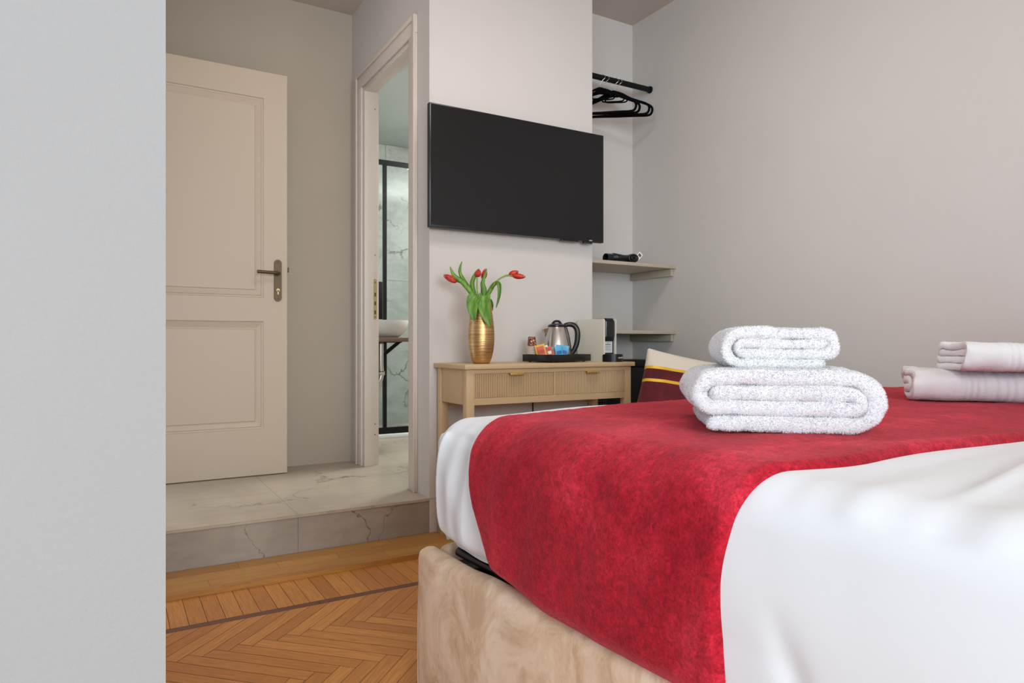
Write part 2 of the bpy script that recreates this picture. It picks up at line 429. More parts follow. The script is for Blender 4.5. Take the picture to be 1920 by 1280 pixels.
for z in (.85, .90, .95): bx(bm, .061, .070, OW-.0150, OW-.0140, z, z+.022, mi=1)
bx(bm, .063, .068, OW-.0150, OW-.0140, 1.025, 1.033, mi=1); bx(bm, .063, .068, OW-.0150, OW-.0140, .83, .838, mi=1)
link_mesh('strike_plate', bm, None, d2, mats=[m_brass, m_bronze])['label'] = 'brass strike plate'
for z in (.17, .23, 1.18, 2.0):
    box('screw', m_bronze, (.063, .068, OW-.0135, OW-.0115, z, z+.006), d2)

# entrance door leaf, standing open against the hall
d1 = bpy.data.objects.new('door_1', None); C.objects.link(d1); struct(d1, 'open beige panelled door with dark bronze lever handle', 'door')
d1.location = (.01, 3.716, ZL+.004)
LW, LH, LT = .80, 2.095, .042
def leaf_door():
    bm = bmesh.new()
    px = [.118, LW-.118]; panels = [(.238, .797), (.920, 1.958)]
    xs = [0, px[0], px[1], LW]; zs = [0, .238, .797, .920, 1.958, LH]
    for sgn, Y in ((1, 0), (-1, LT)):
        for i in range(3):
            for j in range(5):
                if i == 1 and j in (1, 3): continue
                q = [bm.verts.new((x_, Y, z_)) for x_, z_ in ((xs[i], zs[j]), (xs[i+1], zs[j]), (xs[i+1], zs[j+1]), (xs[i], zs[j+1]))]
                bm.faces.new(q if sgn > 0 else q[::-1])
        for z0, z1 in panels:
            prof = [(0, 0), (.003, .007), (.010, .009), (.014, .006), (.034, .014), (.040, .014), (.043, .009)]
            rings = []
            for ins, dep in prof:
                rings.append([bm.verts.new((x_, Y+sgn*dep, z_)) for x_, z_ in ((px[0]+ins, z0+ins), (px[1]-ins, z0+ins), (px[1]-ins, z1-ins), (px[0]+ins, z1-ins))])
            for A, B in zip(rings, rings[1:]):
                for k in range(4):
                    q = (A[k], A[(k+1) % 4], B[(k+1) % 4], B[k]); bm.faces.new(q if sgn > 0 else q[::-1])
            bm.faces.new(rings[-1] if sgn > 0 else rings[-1][::-1])
    for x_, s_ in ((0, 1), (LW, -1)):
        q = [bm.verts.new((x_, y_, z_)) for y_, z_ in ((0, 0), (LT, 0), (LT, LH), (0, LH))]; bm.faces.new(q[::-1] if s_ > 0 else q)
    for z_ in (0, LH):
        q = [bm.verts.new((x_, y_, z_)) for x_, y_ in ((0, 0), (LW, 0), (LW, LT), (0, LT))]; bm.faces.new(q if z_ else q[::-1])
    bmesh.ops.remove_doubles(bm, verts=bm.verts, dist=1e-5)
    return bm
link_mesh('door_leaf', leaf_door(), m_door, d1)
bm = bmesh.new(); PX = .752
prism(bm, [(PX+p[0], p[1]) for p in plate_poly(.0195, .902, 1.122)], 'y', -.008, 0)
es = [e for e in bm.edges if all(abs(v.co.y+.008) < 1e-5 for v in e.verts)]
bmesh.ops.bevel(bm, geom=es, offset=.0025, segments=2, affect='EDGES')
hp = link_mesh('handle_plate', bm, m_bronze, d1, 'auto')
bm = bmesh.new()
tube(bm, spline([(PX, -.006, 1.048), (PX, -.035, 1.048), (PX-.012, -.052, 1.048), (PX-.04, -.055, 1.048), (PX-.112, -.055, 1.050)], 6), .0085, 12)
tube(bm, [(PX, -.007, 1.048), (PX, -.018, 1.048)], .0135, 16)
link_mesh('lever', bm, m_bronze, hp, 'auto')
bm = bmesh.new(); tube(bm, [(PX, -.0075, .962), (PX, -.011, .962)], .0085, 14); bx(bm, PX-.004, PX+.004, -.011, -.0075, .938, .962, bev=.001)
link_mesh('lock_cylinder', bm, m_brass, hp)['label'] = 'pale brass key cylinder'
bm = bmesh.new()
for z in (.917, 1.108): tube(bm, [(PX, -.0078, z), (PX, -.0092, z)], .003, 8)
link_mesh('screw', bm, m_blackp, hp)
box('latch', m_bronze, (LW, LW+.012, .012, .028, 1.06, 1.085), d1, .001)

# ------------------------------------------------------------------ bed
BR = R(3.2); BX, BY = .636, 1.540      # outer foot-left corner
BW, BL = 1.91, 2.06
ZFR = .35
ca, sa = cos(BR), sin(BR)
bed = thing('bed', 'peach suede upholstered bed under the white mattress, near the camera', 'bed', (BX, BY, ZF), BR)
# local: +x across, -y towards head
def rail_bm(x0, x1, y0, y1, z0, z1, puff=.006):
    bm = bmesh.new(); bx(bm, x0, x1, y0, y1, z0, z1, bev=.024, seg=5)
    bmesh.ops.subdivide_edges(bm, edges=[e for e in bm.edges if e.calc_length() > .15], cuts=30, use_grid_fill=True)
    for v in bm.verts:
        n = noise.noise(v.co*6)*.006+noise.noise(v.co*15)*.003
        c = Vector(((x0+x1)/2, (y0+y1)/2, (z0+z1)/2)); d = (v.co-c)
        if x1-x0 < y1-y0: v.co.x += (1 if d.x > 0 else -1)*n
        else: v.co.y += (1 if d.y > 0 else -1)*n
        if v.co.z > z0+.1: v.co.z += n*.8
    return bm
hR = ZFR-ZF
link_mesh('side_rail', rail_bm(0, .055, -BL, 0, .01, hR), m_suede, bed, True)
link_mesh('side_rail', rail_bm(BW-.055, BW, -BL, 0, .01, hR), m_suede, bed, True)
link_mesh('foot_rail', rail_bm(.057, BW-.057, -.055, 0, .01, hR), m_suede, bed, True)
link_mesh('headboard', rail_bm(0.0, BW, -BL-.09, -BL-.004, .01, .98), m_suede, bed, True)
bm = bmesh.new(); tube(bm, spline([(.006, -.006, .02), (.006, -.006, .18), (.009, -.009, hR-.03)], 8), .0025, 6)
link_mesh('piping', bm, m_suede, bed, True)
bm = bmesh.new(); bx(bm, .058, BW-.058, -BL+.01, -.058, hR-.07, hR-.035)
for k in range(8): bx(bm, .060, .075, -.35-k*.22, -.30-k*.22, hR-.034, hR-.012)
link_mesh('slat_base', bm, m_blackp, bed)
bm = bmesh.new()
tube(bm, [(.066, -.10, hR+.001), (.066, -BL+.05, hR+.001)], .011, 10)
bx(bm, .053, .079, -.30, -.275, hR-.012, hR+.0135, bev=.002)
link_mesh('lift_tube', bm, m_blackp, bed)['label'] = 'black metal tube of the mattress base'

# mattress surface in local bed frame. d = inset from frame edge
MX0, MX1, MY0, MY1 = .020, BW-.035, -.046, -BL+.03
MB = .016      # mattress underside above the frame rim
ZT = .678-ZF
def mat_point(s, y, off=0., wr=True):
    """s: arc length from left bottom edge, over the top to the right bottom; y local"""
    r = .065; hs = (ZT-.008)-(hR+MB)-r      # straight part of side
    Lx = MX1-MX0-2*r; arc = r*pi/2
    tot = 2*hs+2*arc+Lx
    def half(s):     # left half
        if s < hs: return (MX0, hR+MB+s, -1, 0)
        if s < hs+arc:
            a = (s-hs)/r; return (MX0+r-r*cos(a), hR+MB+hs+r*sin(a), -cos(a), sin(a))
        return (MX0+r+(s-hs-arc), ZT-.008, 0, 1)
    if s <= tot/2: x, z, nx, nz = half(s)
    else:
        x, z, nx, nz = half(tot-s); x = MX0+MX1-x; nx = -nx
    hz = (z-(hR+MB))/(ZT-.008-(hR+MB))
    # plumpness: crown of the top, belly of the sides, tucked bottom
    dx = min(x-MX0, MX1-x); dy = MY0-y
    crown = .008*sm(.05, .42, dx)
    z += crown*max(0, nz)
    side = abs(nx)
    belly = .018*sin(pi*min(1, max(0, hz)))**1.2-.034*(1-sm(0, .16, hz))**1.5
    x += nx*belly*1.0
    hem = sm(.20, .48, dy)
    z -= (MB+.016)*hem*(1-min(1, max(0, hz)))**2
    x -= nx*.014*hem*max(0, 1-hz*3)*(-1)
    # foot end rounding
    rf = .085
    cx = x; t = 1.0
    if dy < rf:
        q = (rf-max(dy, 0))/rf; drop = rf*(1-sqrt(max(0, 1-q*q)))
        z -= drop*.85*max(0, nz) if nz > 0 else 0
        x -= nx*drop*.8
    z -= .006*exp(-max(dy, 0)/.12)*max(0, nz)
    P = Vector((x, y, z)); N = Vector((nx, 0, nz)).normalized()
    if wr:
        # sheet wrinkles
        k = 0
        if nz > .5:
            k += .005*noise.noise(Vector((x*1.3, y*9+x*1.0, 1)))+.0032*noise.noise(Vector((x*3, y*22+x*2, 4)))
            for (yy, sl, am, wd, xa) in ((-1.13, .05, .011, .008, .05), (-1.185, -.02, .009, .010, .10), (-1.26, .07, .011, .009, .04), (-1.34, .02, .008, .016, .15), (-1.45, .08, .011, .012, .06)):
                q = y-(yy+sl*(x-.5)+.012*noise.noise(Vector((x*3, yy*9, 0))))
                k += am*exp(-(q/(wd if q > 0 else wd*2.6))**2)*sm(xa, xa+.22, x)
            k += .005*exp(-((y+1.18+.05*(x-.5))/.02)**2)*sm(.25, .5, x)
        else:
            kk = exp(-dy/.20)*sm(0, .25, hz)*(1-sm(.9, 1.2, hz)*.6)
            k += .020*kk*(.28-abs(noise.noise(Vector((y*17+z*3.5, z*1.3, 7)))))*1.6
            k += .011*exp(-dy/.35)*noise.noise(Vector((y*11-z*5, z*2, 2)))
            k += .0025*noise.noise(Vector((y*4, z*5, 9)))
            k -= .008*exp(-((y+1.02-.35*(z-.45))/.02)**2)*(1-sm(.42, .56, z))
        P += N*k
    return P+N*off
S_TOT = 2*((ZT-.008)-(hR+MB)-.065)+.065*pi+(MX1-MX0-.13)
bm = bmesh.new()
us = lsp(0, S_TOT, 330); vs = [MY0-.0-(q)**1.5*(MY0-MY1) for q in lsp(0, 1, 300)]
g = grid(bm, lambda s, y: mat_point(s, y), us, vs, flip=True)
# close the foot end
ring = [row[0] for row in g]; cen = []
prev = ring
for stp, (ins, out) in enumerate(((.012, .012), (.05, .026), (.12, .033), (.2, .036))):
    pass
n = len(ring); mid = n//2
# foot face: bulging patch connecting the two halves
K = 14
left = ring
cols = []
for i in range(n):
    p = ring[i].co.copy()
    zc = hR+MB
    cols.append([ring[i]]+[bm.verts.new((p.x, p.y+.040*sin(pi*k/K)**.8*min(1, (p.z-zc)/.2), p.z-(p.z-zc)*k/K)) for k in range(1, K+1)])
for i in range(n-1):
    for k in range(K): 
        try: bm.faces.new((cols[i][k], cols[i][k+1], cols[i+1][k+1], cols[i+1][k]))
        except Exception: pass
mt = thing('mattress', 'thick mattress fitted with a white cotton sheet, on the peach bed frame', 'mattress', (BX, BY, ZF), BR)
bmesh.ops.recalc_face_normals(bm, faces=bm.faces)
link_mesh('fitted_sheet', bm, m_sheet, mt, True)
bm = bmesh.new(); bx(bm, .075, BW-.075, MY1+.03, -.09, hR-.03, hR+.16, bev=.03); link_mesh('mattress_core', bm, m_sheet, mt, True)

# red runner: borders given as (s -> y)
def y_near(s):
    b = -1.0+.01*sin(s*3)
    return b + .078*(1-sm(.16, .48, s)) - .062*sm(.35, 1.1, s) + .010*sin(s*12)*(1-sm(.1, .3, s)) - .006*noise.noise(Vector((s*5, 0, 0)))-.02*sm(.3, .6, s)*0
def y_far(s):
    return -.262+.035*sm(.5, 1.2, s)-.075*(1-sm(0, .26, s))**1.6 + .010*noise.noise(Vector((s*4, 3, 0)))
bm = bmesh.new()
def run_pt(a, b):
    s = a*S_TOT_R0 if False else a
    yn, yf = y_near(s), y_far(s); y = yf+(yn-yf)*b
    e = min(s-.0, S_TOT-s, (yf-y), (y-yn)); e = max(0, e)
    off = .0005+.0125*min(1, e/.012)**.5
    P0 = mat_point(s, y, 0, False); P = mat_point(s, y, off, False)
    x, z = P0.x, P0.z
    top = sm(.60, .70, z)
    k = top*(.0045*noise.noise(Vector((x*2.0, y*8, 11)))+.003*noise.noise(Vector((x*4+y*3, y*16, 5))))
    k += (1-top)*(.0055*noise.noise(Vector((y*13+z*3, z*2.0, 3)))+.003*noise.noise(Vector((y*5, z*7, 8))))
    k += .0012*noise.noise(Vector((x*70, y*70, z*70)))
    k = max(k, -.004)
    n_ = (P-P0).normalized() if off > 1e-4 else Vector((0, 0, 1))
    return P+n_*(k+.002)*min(1, e/.02)
bs = [0, .004, .009, .014, .02]+lsp(.03, .97, 190)+[.98, .986, .991, .996, 1]
ss = [0.0, .003, .007, .012]+lsp(.018, S_TOT-.02, 420)+[S_TOT-.012, S_TOT-.007, S_TOT-.003, S_TOT]
grid(bm, run_pt, ss, bs, flip=True)
bmesh.ops.recalc_face_normals(bm, faces=bm.faces)
ru = link_mesh('bed_runner', bm, m_red, None, True); ru.location = (BX, BY, ZF); ru.rotation_euler = (0, 0, BR)
tag(ru, 'red fleece bed runner draped across the white sheet', 'bed runner')

# ------------------------------------------------------------------ towels
def ribbon(bm, path, th, L, seed, dens=0, amp=.0022, endpuff=.0, ripple=0, du=.006, dl=.008, tuft=.0035):
    """folded cloth: 2D centre path (x,z) with thickness th, extruded along y from 0 to L"""
    P = [Vector((p[0], p[1])) for p in path]
    # resample
    out = [P[0]]; acc = 0
    for a, b in zip(P, P[1:]):
        d = (b-a).length
        while acc+d >= du:
            t = (du-acc)/d; a = a+(b-a)*t; out.append(a.copy()); d = (b-a).length; acc = 0
        acc += d
    P = out; n = len(P); nor = []
    for i in range(n):
        t = (P[min(i+1, n-1)]-P[max(i-1, 0)]).normalized(); nor.append(Vector((-t.y, t.x)))
    loop = [P[i]+nor[i]*th/2 for i in range(n)]
    e = P[-1]; t = (P[-1]-P[-2]).normalized()
    loop += [e+nor[-1]*th/2*cos(a)+t*th/2*sin(a) for a in (pi/4, pi/2, 3*pi/4)]
    loop += [P[i]-nor[i]*th/2 for i in range(n-1, -1, -1)]
    t = (P[0]-P[1]).normalized()
    loop += [P[0]-nor[0]*th/2*cos(a)+t*th/2*sin(a) for a in (pi/4, pi/2, 3*pi/4)]
    m = len(loop); ys = [0, .0015, .004]+lsp(.01, L-.01, max(4, int(L/dl)))+[L-.004, L-.0015, L]
    cent = [ (P[i]) for i in range(n)]+[P[-1]]*3+[P[i] for i in range(n-1, -1, -1)]+[P[0]]*3
    rows = []
    for y in ys:
        e_ = min(y, L-y); shr = 1-.16*(1-min(1, e_/.008))**2
        row = []
        for k, q in enumerate(loop):
            c = cent[k]; v = c+(q-c)*shr
            nn = noise.noise(Vector((v.x*160, y*160, v.y*160+seed)))*amp+noise.noise(Vector((v.x*22, y*22, v.y*22+seed)))*amp*1.6
            nd = (q-c).normalized() if (q-c).length > 1e-6 else Vector((0, 1))
            v = v+nd*nn
            rz = ripple*noise.noise(Vector((v.x*9, v.y*9, seed+5)))*exp(-e_/.03)
            row.append(bm.verts.new((v.x, y+rz+noise.noise(Vector((v.x*90, v.y*90, seed)))*amp*1.3*(1 if e_ < .01 else 0), v.y)))
        rows.append(row)
    for A, B in zip(rows, rows[1:]):
        for k in range(m): bm.faces.new((A[k], B[k], B[(k+1) % m], A[(k+1) % m]))
    # end caps as strips across the cloth thickness
    for row, fl in ((rows[0], 0), (rows[-1], 1)):
        for i in range(n-1):
            a, b = row[i], row[i+1]; c, d = row[n+3+(n-1-i)], row[n+3+(n-2-i)]
            q = (a, b, d, c); bm.faces.new(q if fl else q[::-1])
        try: bm.faces.new([row[n-1]]+row[n:n+3]+[row[n+3]]); bm.faces.new([row[2*n+2]]+row[2*n+3:2*n+6]+[row[0]])
        except Exception: pass
    bmesh.ops.recalc_face_normals(bm, faces=bm.faces)
    bm.normal_update()
    if dens:
        rnd = random.Random(seed); fs = list(bm.faces); vis = [f for f in fs]
        for f in vis:
            c = f.calc_center_median(); A = f.calc_area(); k = A*dens
            cnt = int(k)+(1 if rnd.random() < k-int(k) else 0)
            vv = [v.co for v in f.verts]
            for _ in range(cnt):
                a, b = rnd.random(), rnd.random()
                if len(vv) == 4: p = (vv[0]*(1-a)+vv[1]*a)*(1-b)+(vv[3]*(1-a)+vv[2]*a)*b
                else:
                    k_ = rnd.randrange(len(vv)); u_, w2 = sqrt(rnd.random()), rnd.random(); p = c*(1-u_)+(vv[k_]*(1-w2)+vv[k_-1]*w2)*u_
                nrm = f.normal+Vector((rnd.uniform(-.7, .7), rnd.uniform(-.7, .7), rnd.uniform(-.7, .7)))
                nrm.normalize(); sd = nrm.orthogonal().normalized(); sd.rotate(Matrix.Rotation(rnd.uniform(0, 6.28), 3, nrm))
                h_ = tuft*rnd.uniform(.5, 1.1); w_ = .00055
                bm.faces.new((bm.verts.new(p-sd*w_), bm.verts.new(p+sd*w_), bm.verts.new(p+nrm*h_+sd*w_*.3)))
def fold_path(W, H, th, kind):
    """centre line of a towel folded into four touching layers"""
    t = H/4; hx = W/2-t/2; z = [t*(k+.5) for k in range(4)]
    def arc(cx, cz, r, a0, a1, n=12, rx=1.0):
        return [(cx+r*rx*cos(a0+(a1-a0)*k/n), cz+r*sin(a0+(a1-a0)*k/n)) for k in range(n+1)]
    R3, R2, R1 = 1.5*t, 1.0*t, .5*t
    if kind == 'bath':
        p = [(-hx+.030, z[0])]+arc(hx-R3, z[0]+R3, R3, -pi/2, pi/2)
        p += arc(-hx+R2+.006, z[3]-R2, R2, pi/2, 3*pi/2)
        p += arc(hx-R3-t*.15, z[1]+R1, R1, -pi/2, pi/2, rx=1.25)+[(-hx+R2*1.25, z[2]-.0005)]
    else:
        p = [(hx-.022, z[0])]+arc(-hx+R3, z[0]+R3, R3, 3*pi/2, pi/2)
        p += arc(hx-R2, z[3]-R2, R2, pi/2, -pi/2)
        p += arc(-hx+R3+t*.35, z[1]+R1, R1, 3*pi/2, pi/2, rx=1.35)+[(hx-R2-.004, z[2])]
    return p
def towel(name, label, loc, rz, W, H, th, L, kind, mat, seed, group, sag=0, **kw):
    bm = bmesh.new(); ribbon(bm, fold_path(W, H, th, kind), th*1.03, L, seed, **kw)
    for v in bm.verts:
        q = v.co.copy(); f = v.co.z/H
        v.co.x += .007*noise.noise(Vector((q.z*14, q.y*6, seed)))+.004*noise.noise(Vector((q.x*20, q.y*20, q.z*30)))
        v.co.z += f*(.006*noise.noise(Vector((q.x*9, q.y*9, seed+2)))-.5*abs(q.x/(W/2))**3*.008)
        v.co.y += .006*noise.noise(Vector((q.x*10, q.z*14, seed+4)))
    o = link_mesh(name, bm, mat, None, True); o.location = loc; o.rotation_euler = (0, 0, rz)
    return tag(o, label, 'towel', group)
# world height of the runner top around a place
def bed_z(x, y):
    d = Vector((x-BX, y-BY)); lx = d.x*ca+d.y*sa
    r = .065; hs = (ZT-.008)-(hR+MB)-r
    s = hs+r*pi/2+(lx-MX0-r); ly = -d.x*sa+d.y*ca
    return run_pt(s, (y_far(s)-ly)/(y_far(s)-y_near(s))).z+ZF
TA = atan2(-.66, .75)
tz = bed_z(1.06, .84)
TX, TY = .950, .735
towel('folded_towel', 'large white bath towel folded in layers, bottom of the middle stack on the red runner', (TX, TY, tz+.002), TA, .308, .100, .0257, .27, 'bath', m_towel, 3,
      'towels folded in stacks on the bed', dens=520000, tuft=.0031)
dx, dy = -sin(TA), cos(TA)
towel('folded_towel', 'small white towel rolled up on top of the large layered bath towel', (TX-.006+dx*.035, TY-.006+dy*.035, tz+.1035), TA+.02, .190, .067, .0173, .155, 'hand', m_towel, 8,
      'towels folded in stacks on the bed', dens=520000, tuft=.0031)
# right stack: long side seen
T2 = R(-70)+0
tz2 = bed_z(1.95, .75)
def towel_b(W, H, th, L, seed, label, loc, rz, mat):
    bm = bmesh.new(); ribbon(bm, [(-p[0], p[1]) for p in fold_path(W, H, th, 'hand')][::-1], th*.98, L, seed, dens=90000, amp=.0011, ripple=.05, tuft=.0014, dl=.004)
    for v in bm.verts:   # woven bands, soft waves along the length
        yy = v.co.y; k = sum(exp(-((yy-c)/.0035)**2) for c in (.100, .113, .126, .139, .165, .185, .200))
        q = v.co.copy()
        v.co.x += (-.0030*k+.003*noise.noise(Vector((yy*30, q.z*12, seed)))) if q.x > 0 else .002*noise.noise(Vector((yy*20, q.z*12, seed)))
        v.co.z += q.z/H*(-.0022*k+.0045*noise.noise(Vector((yy*16, q.x*6, seed+3))))
        if yy < .03: v.co.x += .012*(1-yy/.03)*noise.noise(Vector((q.z*45, q.x*12, seed+9))); v.co.z += q.z/H*.008*(1-yy/.03)*noise.noise(Vector((q.x*40, q.z*30, seed)))
    o = link_mesh('folded_towel', bm, mat, None, True); o.location = loc; o.rotation_euler = (0, 0, rz)
    return tag(o, label, 'towel', 'towels folded in stacks on the bed')
# the far left end of each shows; local +y points to the near right
tz2 = bed_z(1.85, .92)
towel_b(.225, .078, .0195, .42, 21, 'white towel folded with a frayed end, bottom of the stack at the right edge', (1.828, 1.020, tz2+.003), R(180+36), m_towelb)
towel_b(.19, .066, .0165, .38, 27, 'white towel folded smooth, on top of the stack at the right edge', (1.79, .900, tz2+.081), R(180+37), m_towelb)

# ------------------------------------------------------------------ television
tv = thing('television', 'black flat television mounted on the wall above the console table', 'television', (1.199, 2.738, 1.346))
bm = bmesh.new(); bx(bm, 0, .954, 0, .028, 0, .543, bev=.003); bx(bm, .12, .83, .028, .05, .06, .40, bev=.006)
link_mesh('casing', bm, m_blackp, tv, 'auto')
box('screen', m_screen, (.006, .948, -.0012, .001, .012, .537), tv)
bm = bmesh.new(); bx(bm, .70, .80, .004, .02, -.006, .002, bev=.001); bx(bm, .835, .885, .002, .02, -.009, .002, bev=.001)
link_mesh('sensor', bm, m_blackp, tv)
box('emblem', m_chrome, (.862, .880, -.0022, -.001, .003, .008), tv)['label'] = 'small silver emblem'
box('wall_bracket', m_black, (.35, .60, .05, YT-2.738, .12, .36), tv)

# ------------------------------------------------------------------ console table
CX0, CX1, CY0, ZCT = 1.241, 2.136, 2.478, .752
con = thing('console_table', 'beige console table with two fluted drawers against the wall', 'console table', (CX0, CY0, ZF))
cwid, cd, ch = CX1-CX0, YT-CY0-.004, ZCT-ZF
box('tabletop', m_console, (0, cwid, 0, cd, ch-.020, ch), con, .003)
lw = .036; ins = .014
for a in (ins, cwid-ins-lw):
    for b in (ins, cd-.01-lw):
        box('leg', m_console, (a, a+lw, b, b+lw, 0.001, ch-.0205), con, .002)
zr0, zr1 = ch-.168, ch-.0205
for a in (ins+.005, cwid-ins-lw+.017): box('side_panel', m_console, (a, a+.014, ins+lw+.0005, cd-.0105-lw, zr0, zr1), con, .001)
bm = bmesh.new(); fy = ins+.004
bx(bm, ins+lw, cwid-ins-lw, fy, fy+.018, zr1-.018, zr1); bx(bm, ins+lw, cwid-ins-lw, fy, fy+.018, zr0, zr0+.028)
bx(bm, cwid/2-.004, cwid/2+.004, fy, fy+.018, zr0+.028, zr1-.018)
link_mesh('apron', bm, m_console, con)
box('back_panel', m_console, (ins+lw, cwid-ins-lw, cd-.03, cd-.02, zr0, zr1), con)
zd0, zd1 = zr0+.029, zr1-.019
for (a, b) in ((ins+lw+.001, cwid/2-.005), (cwid/2+.005, cwid-ins-lw-.001)):
    bm = bmesh.new(); nf = 46; wf = (b-a)/nf
    poly = [(a, fy+.016)]
    for k in range(nf):
        for q in range(5):
            an = pi*q/4; poly.append((a+wf*(k+.5)-wf*.44*cos(an), fy+.006-.0065*sin(an)))
    poly += [(b, fy+.016)]
    prism(bm, poly, 'z', zd0, zd1)
    bx(bm, a+.005, b-.005, fy+.016, cd-.04, zd0+.004, zd1-.012)
    d = link_mesh('drawer', bm, m_console, con)
    m0 = (a+b)/2; bm = bmesh.new()
    bx(bm, m0-.034, m0+.034, fy-.018, fy+.004, zd1-.001, zd1+.002, bev=.0008); bx(bm, m0-.034, m0+.034, fy-.020, fy-.016, zd1-.009, zd1+.002, bev=.0015)
    link_mesh('handle', bm, m_goldh, d, 'auto')['label'] = 'gold tab handle'
# cable
bm = bmesh.new(); tube(bm, spline([(1.76, YT-.006, .60), (1.762, YT-.006, .45), (1.755, YT-.006, .25), (1.77, YT-.006, .05)], 8), .0035, 6)
tag(link_mesh('power_cable', bm, m_blackp, None, True), 'thin black cable hanging on the wall below the console table', 'cable')

# ------------------------------------------------------------------ vase and tulips
VX, VY = 1.372, 2.585
vase = thing('vase', 'tall ribbed gold vase holding tulips on the console table', 'vase', (VX, VY, ZCT))
prof = []
for q in lsp(0, 1, 40):
    z = q*.275; r = .032+.0225*sin(pi*min(1, q/.78)**.85)**1.0 if q < .78 else .032
    r = .033+.021*sin(pi*(q**.72))*(1) + .006*q
    prof.append((r, z))
prof += [(prof[-1][0]-.003, .275), (prof[-1][0]-.005, .24), (.02, .03)]
bm = bmesh.new(); lathe(bm, prof, 48); link_mesh('vase_body', bm, m_gold, vase, True)
cr = Vector((.861, -.508, 0)); cf = Vector((.508, .861, 0))    # sideways / depth directions in the flat of the wall view
def vp(px, py, d=0):      # local point from sideways offset and height
    return cr*(px-903)*.00229+cf*d+Vector((0, 0, (643-py)*.00229+.84-ZCT))
def leaf_blade(bm, pts, w0, side=None, tw=0, cup=.25):
    pts = spline(pts, 8); n = len(pts); side = Vector(side or cr).normalized(); rows = []
    for i, p in enumerate(pts):
        q = i/(n-1); w_ = w0*(sin(pi*min(1, .12+.88*q))**.75)*(1-.0*q)+.0008
        if q > .97: w_ = .0006
        t = (pts[min(i+1, n-1)]-pts[max(i-1, 0)]).normalized()
        s_ = (side-t*side.dot(t)).normalized(); s_.rotate(Matrix.Rotation(tw*q, 3, t)); nn = t.cross(s_)
        rows.append([bm.verts.new(p+s_*w_*a+nn*w_*cup*(a*a)*2+nn*.0008*sin(i*2.1+a*3)) for a in (-1, -.5, 0, .5, 1)])
    for A, B in zip(rows, rows[1:]):
        for k in range(4): bm.faces.new((A[k], A[k+1], B[k+1], B[k]))
def blade_obj(pts, w0, par, side=None, tw=0, cup=.25):
    bm = bmesh.new(); leaf_blade(bm, pts, w0, side, tw, cup)
    o = link_mesh('leaf', bm, m_leaf, par, True); md = o.modifiers.new('thick', 'SOLIDIFY'); md.thickness = .0012; return o
def bloom(par, base, tip, r=.013):
    base, tip = Vector(base), Vector(tip); ax = (tip-base); L = ax.length; ax.normalize()
    q = ax.to_track_quat('Z', 'Y')
    for k in range(6):
        bm = bmesh.new(); a0 = 2*pi*k/6; rows = []; rr = r*(1 if k % 2 else .90)
        for i in range(13):
            t = i/12; rad = rr*(sin(pi*(.10+.86*t**.85)))**.6*(1 if t < .98 else .4); hw = .72*(1-t**3.2)+.03
            rows.append([bm.verts.new(base+q @ Vector((rad*cos(a0+hw*b), rad*sin(a0+hw*b), L*t*(1-.05*(k % 2))))) for b in (-1, -.5, 0, .5, 1)])
        for A, B in zip(rows, rows[1:]):
            for c in range(4): bm.faces.new((A[c], A[c+1], B[c+1], B[c]))
        o = link_mesh('petal', bm, m_petal, par, True); md = o.modifiers.new('thick', 'SOLIDIFY'); md.thickness = .0009
def tulip(label, stem, btip, r, leaves):
    t = thing('tulip', label, 'tulip', (VX, VY, ZCT), 0, 'red tulips in the gold vase')
    bm = bmesh.new(); tube(bm, spline(stem, 8), .0028, 8); link_mesh('stem', bm, m_stem, t, True)
    bloom(t, stem[-1], btip, r)
    for lf in leaves: blade_obj(*lf[:2], t, *lf[2:])
vin = (0, 0, .12)
tulip('red tulip leaning far left out of the gold vase', [vin, vp(897, 560), vp(888, 548), vp(872, 534), vp(857, 528)], vp(832, 516, -.01), .0145,
      [([vp(900, 566), vp(886, 550, -.01), vp(870, 530, -.012), vp(853, 516, -.012), vp(845, 500, -.01)], .011, None, .6),
       ([vp(899, 566, .0), vp(884, 545, 0), vp(870, 525, 0), vp(863, 508, 0), vp(867, 490, .0)], .008, None, .4),
       ([vp(900, 561, -.02), vp(897, 556, -.035), vp(889, 566, -.052), vp(889, 585, -.062), vp(891, 602, -.062)], .026, None, .1)])
tulip('red tulip bud upright at the centre, left of its neighbour', [vin, vp(897, 560), vp(895, 540), vp(895, 519)], vp(899, 505, -.004), .0145,
      [([vp(898, 566, .01), vp(889, 548, .01), vp(886, 530, .005), vp(893, 513, 0), vp(899, 504, 0)], .009, None, .3)])
tulip('red tulip at the centre, half wrapped by a pointed green leaf', [vin, vp(903, 560, .01), vp(903, 540, .012), vp(906, 523, .012)], vp(911, 503, .014), .0125,
      [([vp(902, 566, -.01), vp(908, 548, -.012), vp(905, 530, -.012), vp(913, 503, 0)], .011, None, -.5),
       ([vp(906, 561, -.018), vp(910, 556, -.035), vp(909, 573, -.054), vp(914, 594, -.066), vp(921, 613, -.066)], .026, None, .2)])
tulip('red tulip arching right, the upper and rear one of the right pair', [vin, vp(910, 560, .01), vp(918, 546, .012), vp(932, 526, .014), vp(948, 516, .016), vp(955, 515, .018)], vp(973, 508, .016), .0125,
      [([vp(908, 564, .0), vp(917, 549, .0), vp(926, 534, 0), vp(933, 528, 0)], .009, None, .3),
       ([vp(911, 566, .02), vp(916, 560, .03), vp(921, 572, .04), vp(920, 588, .045)], .012, None, .2)])
tulip('red tulip arching right, the lower and front one of the right pair', [vin, vp(909, 562), vp(916, 550), vp(930, 530), vp(945, 519), vp(962, 517)], vp(986, 520, -.012), .0125,
      [([vp(922, 541, -.005), vp(930, 532, -.01), vp(937, 535, -.012), vp(937, 555, -.014), vp(931, 578, -.014)], .009, None, .5)])

